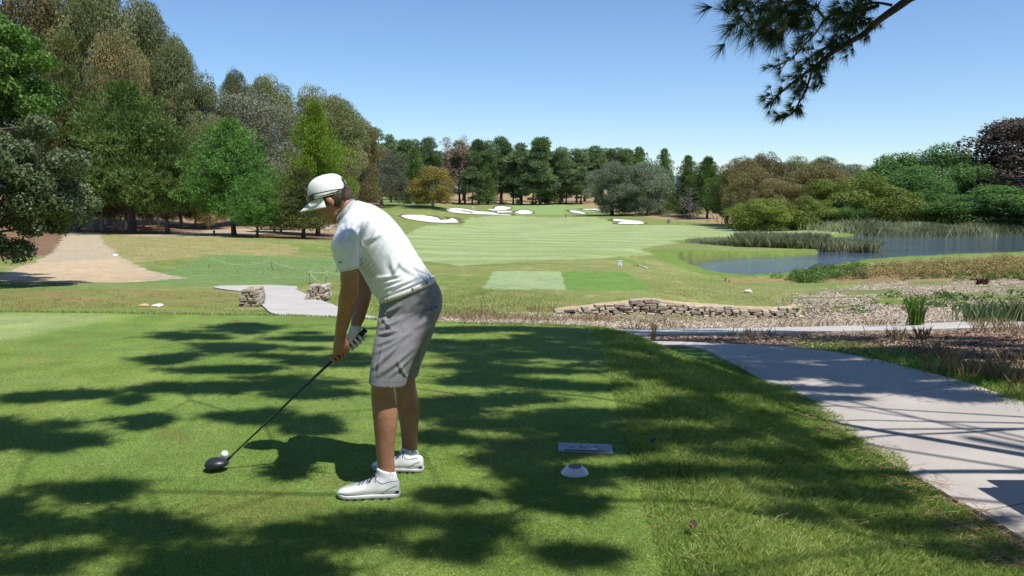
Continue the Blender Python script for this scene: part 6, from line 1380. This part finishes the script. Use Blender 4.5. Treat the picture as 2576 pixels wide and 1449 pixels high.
# thicker boughs whose shadows band the path
for A_, B_, h, r_ in [((1480, 1185), (2640, 1200), 4.2, .028), ((1930, 1165), (2160, 1108), 4.4, .018), ((2150, 1110), (2640, 1085), 4.4, .020), ((1850, 1088), (2640, 1088), 4.8, .016), ((1900, 1060), (2640, 1075), 5.0, .014), ((1780, 1010), (2640, 1062), 5.2, .014), ((1950, 1168), (2080, 1160), 4.4, .02)]:
    q = []
    for f in np.linspace(0, 1, 12): g_ = sunground(A_[0] + (B_[0] - A_[0]) * f, A_[1] + (B_[1] - A_[1]) * f); q.append(g_ + sv * h + Vector((0, 0, .03 * math.sin(f * 9))))
    wood.tube(q, [r_ * 1.45 * (.6 + .6 * k / 11) for k in range(12)], 8, False)
    if h < 4.3: wood.tube([q[-1], q[-1].lerp(PT + Vector((0, 0, 5)), .5) + Vector((0, 0, .2)), PT + Vector((0, 0, 5))], [r_, .05, .07], 8, False)
wood.build('trunk', B_pine, e, True)
Vn = []; val = []
for (p, d, ln, n, wd, spread) in tufts:
    D = np.array(d) + unit(n) * spread; D /= np.linalg.norm(D, axis=1, keepdims=True); D[:, 2] -= .12; A = np.cross(D, unit(n)); A /= np.linalg.norm(A, axis=1, keepdims=True) + 1e-9
    s = (ln * rng.uniform(.7, 1.1, n))[:, None]; P0 = np.array(p) - np.array(d) * ln * .25 * rng.random((n, 1)); Vn.append(np.stack([P0 - A * wd * .5, P0 + A * wd * .5, P0 + D * s], 1).reshape(-1, 3)); val.append(np.repeat(rng.random(n) * .5 + random.random() * .5, 3))
Vn = np.vstack(Vn); link('needles', mesh_np('needles', Vn, np.arange(len(Vn)).reshape(-1, 3), 3, False, {'v': ('FLOAT', np.concatenate(val))}), L_near, e)
k_ = 7; NP2 = np.repeat(NP, k_, 0) + rng.normal(0, .03, (len(NP) * k_, 3)); V, Fc, k = cards(NP2, unit(len(NP2)) * .4 + np.array([0, 0, .2]), .16, .085, 'needle', .9)
link('needles', mesh_np('needles', V, Fc, k, False, {'v': ('FLOAT', rng.random(len(V)))}), L_near, e)

# ------------------------------------------------------------------ golf cart parked on the path beside the camera (its roof shades the path)
cr_ = sunground(2415, 1217) + sv * 1.75
e = empty('golf_cart', (cr_.x + .6, cr_.y - 1.1, float(hgt(np.array([cr_.x + .6]), np.array([cr_.y - 1.1]))[0]) + .03)); tag(e, 'white golf cart parked on the path just outside the right border', 'golf cart')
g0 = e.location; cx0, cy0 = cr_.x, cr_.y
mb = MB(); mb.box((cx0 + .6, cy0 - .95, cr_.z), (.6, .95, .03)); o = mb.build('roof', M_white, e); bv = o.modifiers.new('b', 'BEVEL'); bv.width = .028; bv.segments = 3
bm = bmesh.new(); bm.from_mesh(o.data); ve = [ed for ed in bm.edges if abs(ed.verts[0].co.z - ed.verts[1].co.z) > .04]; bmesh.ops.bevel(bm, geom=ve, offset=.16, segments=6, affect='EDGES'); bm.to_mesh(o.data); bm.free()
for dx in (.12, 1.08):
    for dy, lean in ((-.15, .0), (-1.7, .12)):
        mb = MB(); mb.tube([(cx0 + dx, cy0 + dy, cr_.z - .02), (cx0 + dx, cy0 + dy + lean, g0.z + .5)], .018, 8); mb.build('roof_post', M_dark, e, True)
mb = MB(); X0 = cx0 + .6
mb.box((X0, cy0 - .35, g0.z + .42), (.55, .42, .17)); mb.box((X0, cy0 - 1.05, g0.z + .30), (.55, .45, .05)); mb.box((X0, cy0 - 1.75, g0.z + .45), (.52, .35, .18)); mb.box((X0, cy0 - 1.46, g0.z + .7), (.5, .05, .14)); o = mb.build('cart_body', M_white, e); bv = o.modifiers.new('b', 'BEVEL'); bv.width = .05; bv.segments = 3
M_seat = pmat('beige seat vinyl', (.4, .35, .27), None, rough=.5)
mb = MB(); mb.box((X0, cy0 - .55, g0.z + .66), (.5, .26, .06)); o = mb.build('seat', M_seat, e); o.modifiers.new('b', 'BEVEL').width = .03
mb = MB(); mb.box((X0, cy0 - .28, g0.z + .95), (.5, .05, .2)); o = mb.build('backrest', M_seat, e); o.modifiers.new('b', 'BEVEL').width = .03
mb = MB(); c_ = Vector((X0 - .25, cy0 - 1.25, g0.z + .95)); mb.tube([c_ + Vector((.17 * math.cos(t), .05 * math.sin(t), .17 * math.sin(t))) for t in np.linspace(0, 6.283, 25)], .014, 8); mb.tube([c_, (X0 - .25, cy0 - 1.5, g0.z + .7)], .015, 8); mb.build('steering_wheel', M_dark, e, True)
for dx in (-.5, .5):
    for dy in (-.3, -1.75):
        c_ = Vector((X0 + dx, cy0 + dy, g0.z + .22)); mb = MB(); mb.tube([c_ + Vector((-.09, 0, 0)), c_ + Vector((-.07, 0, 0)), c_ + Vector((.07, 0, 0)), c_ + Vector((.09, 0, 0))], [.18, .22, .22, .18], 24); wo = mb.build('wheel', M_dark, e, False)
        mb = MB(); mb.tube([c_ + Vector((-.094, 0, 0)), c_ + Vector((.094, 0, 0))], .11, 18); link('rim', mb.mesh('rim'), M_chr, wo, world=False)

# ------------------------------------------------------------------ unseen trees added round and behind the camera to block low skylight
for k, (x, y, r_, h, key) in enumerate([(-9, -12, 5, 16, 'gum0'), (-2, -15, 5.5, 18, 'pine0'), (5, -13, 5, 16, 'gum1'), (12, -9, 5, 17, 'pine1'), (15.5, 0.5, 4.2, 15, 'gum2'), (-16, -7, 5, 15, 'pine0'), (-20, 1, 4.5, 14, 'gum1'), (18, -6, 5, 17, 'gum0'), (-24, -14, 6, 18, 'pine1')]):
    cr0, tk0 = PROTO[key]; p = Vector((x, y, float(hgt(np.array([float(x)]), np.array([float(y)]))[0]) - .1)); e = empty('tree', p, k * 1.3); e.scale = (r_ / .42, r_ / .42, h)
    tag(e, 'tall unseen tree added behind the camera to cut the sky light', 'tree', 'unseen trees added to block sky light')
    link('trunk', tk0, None, e, world=False); link('crown', cr0, None, e, world=False)
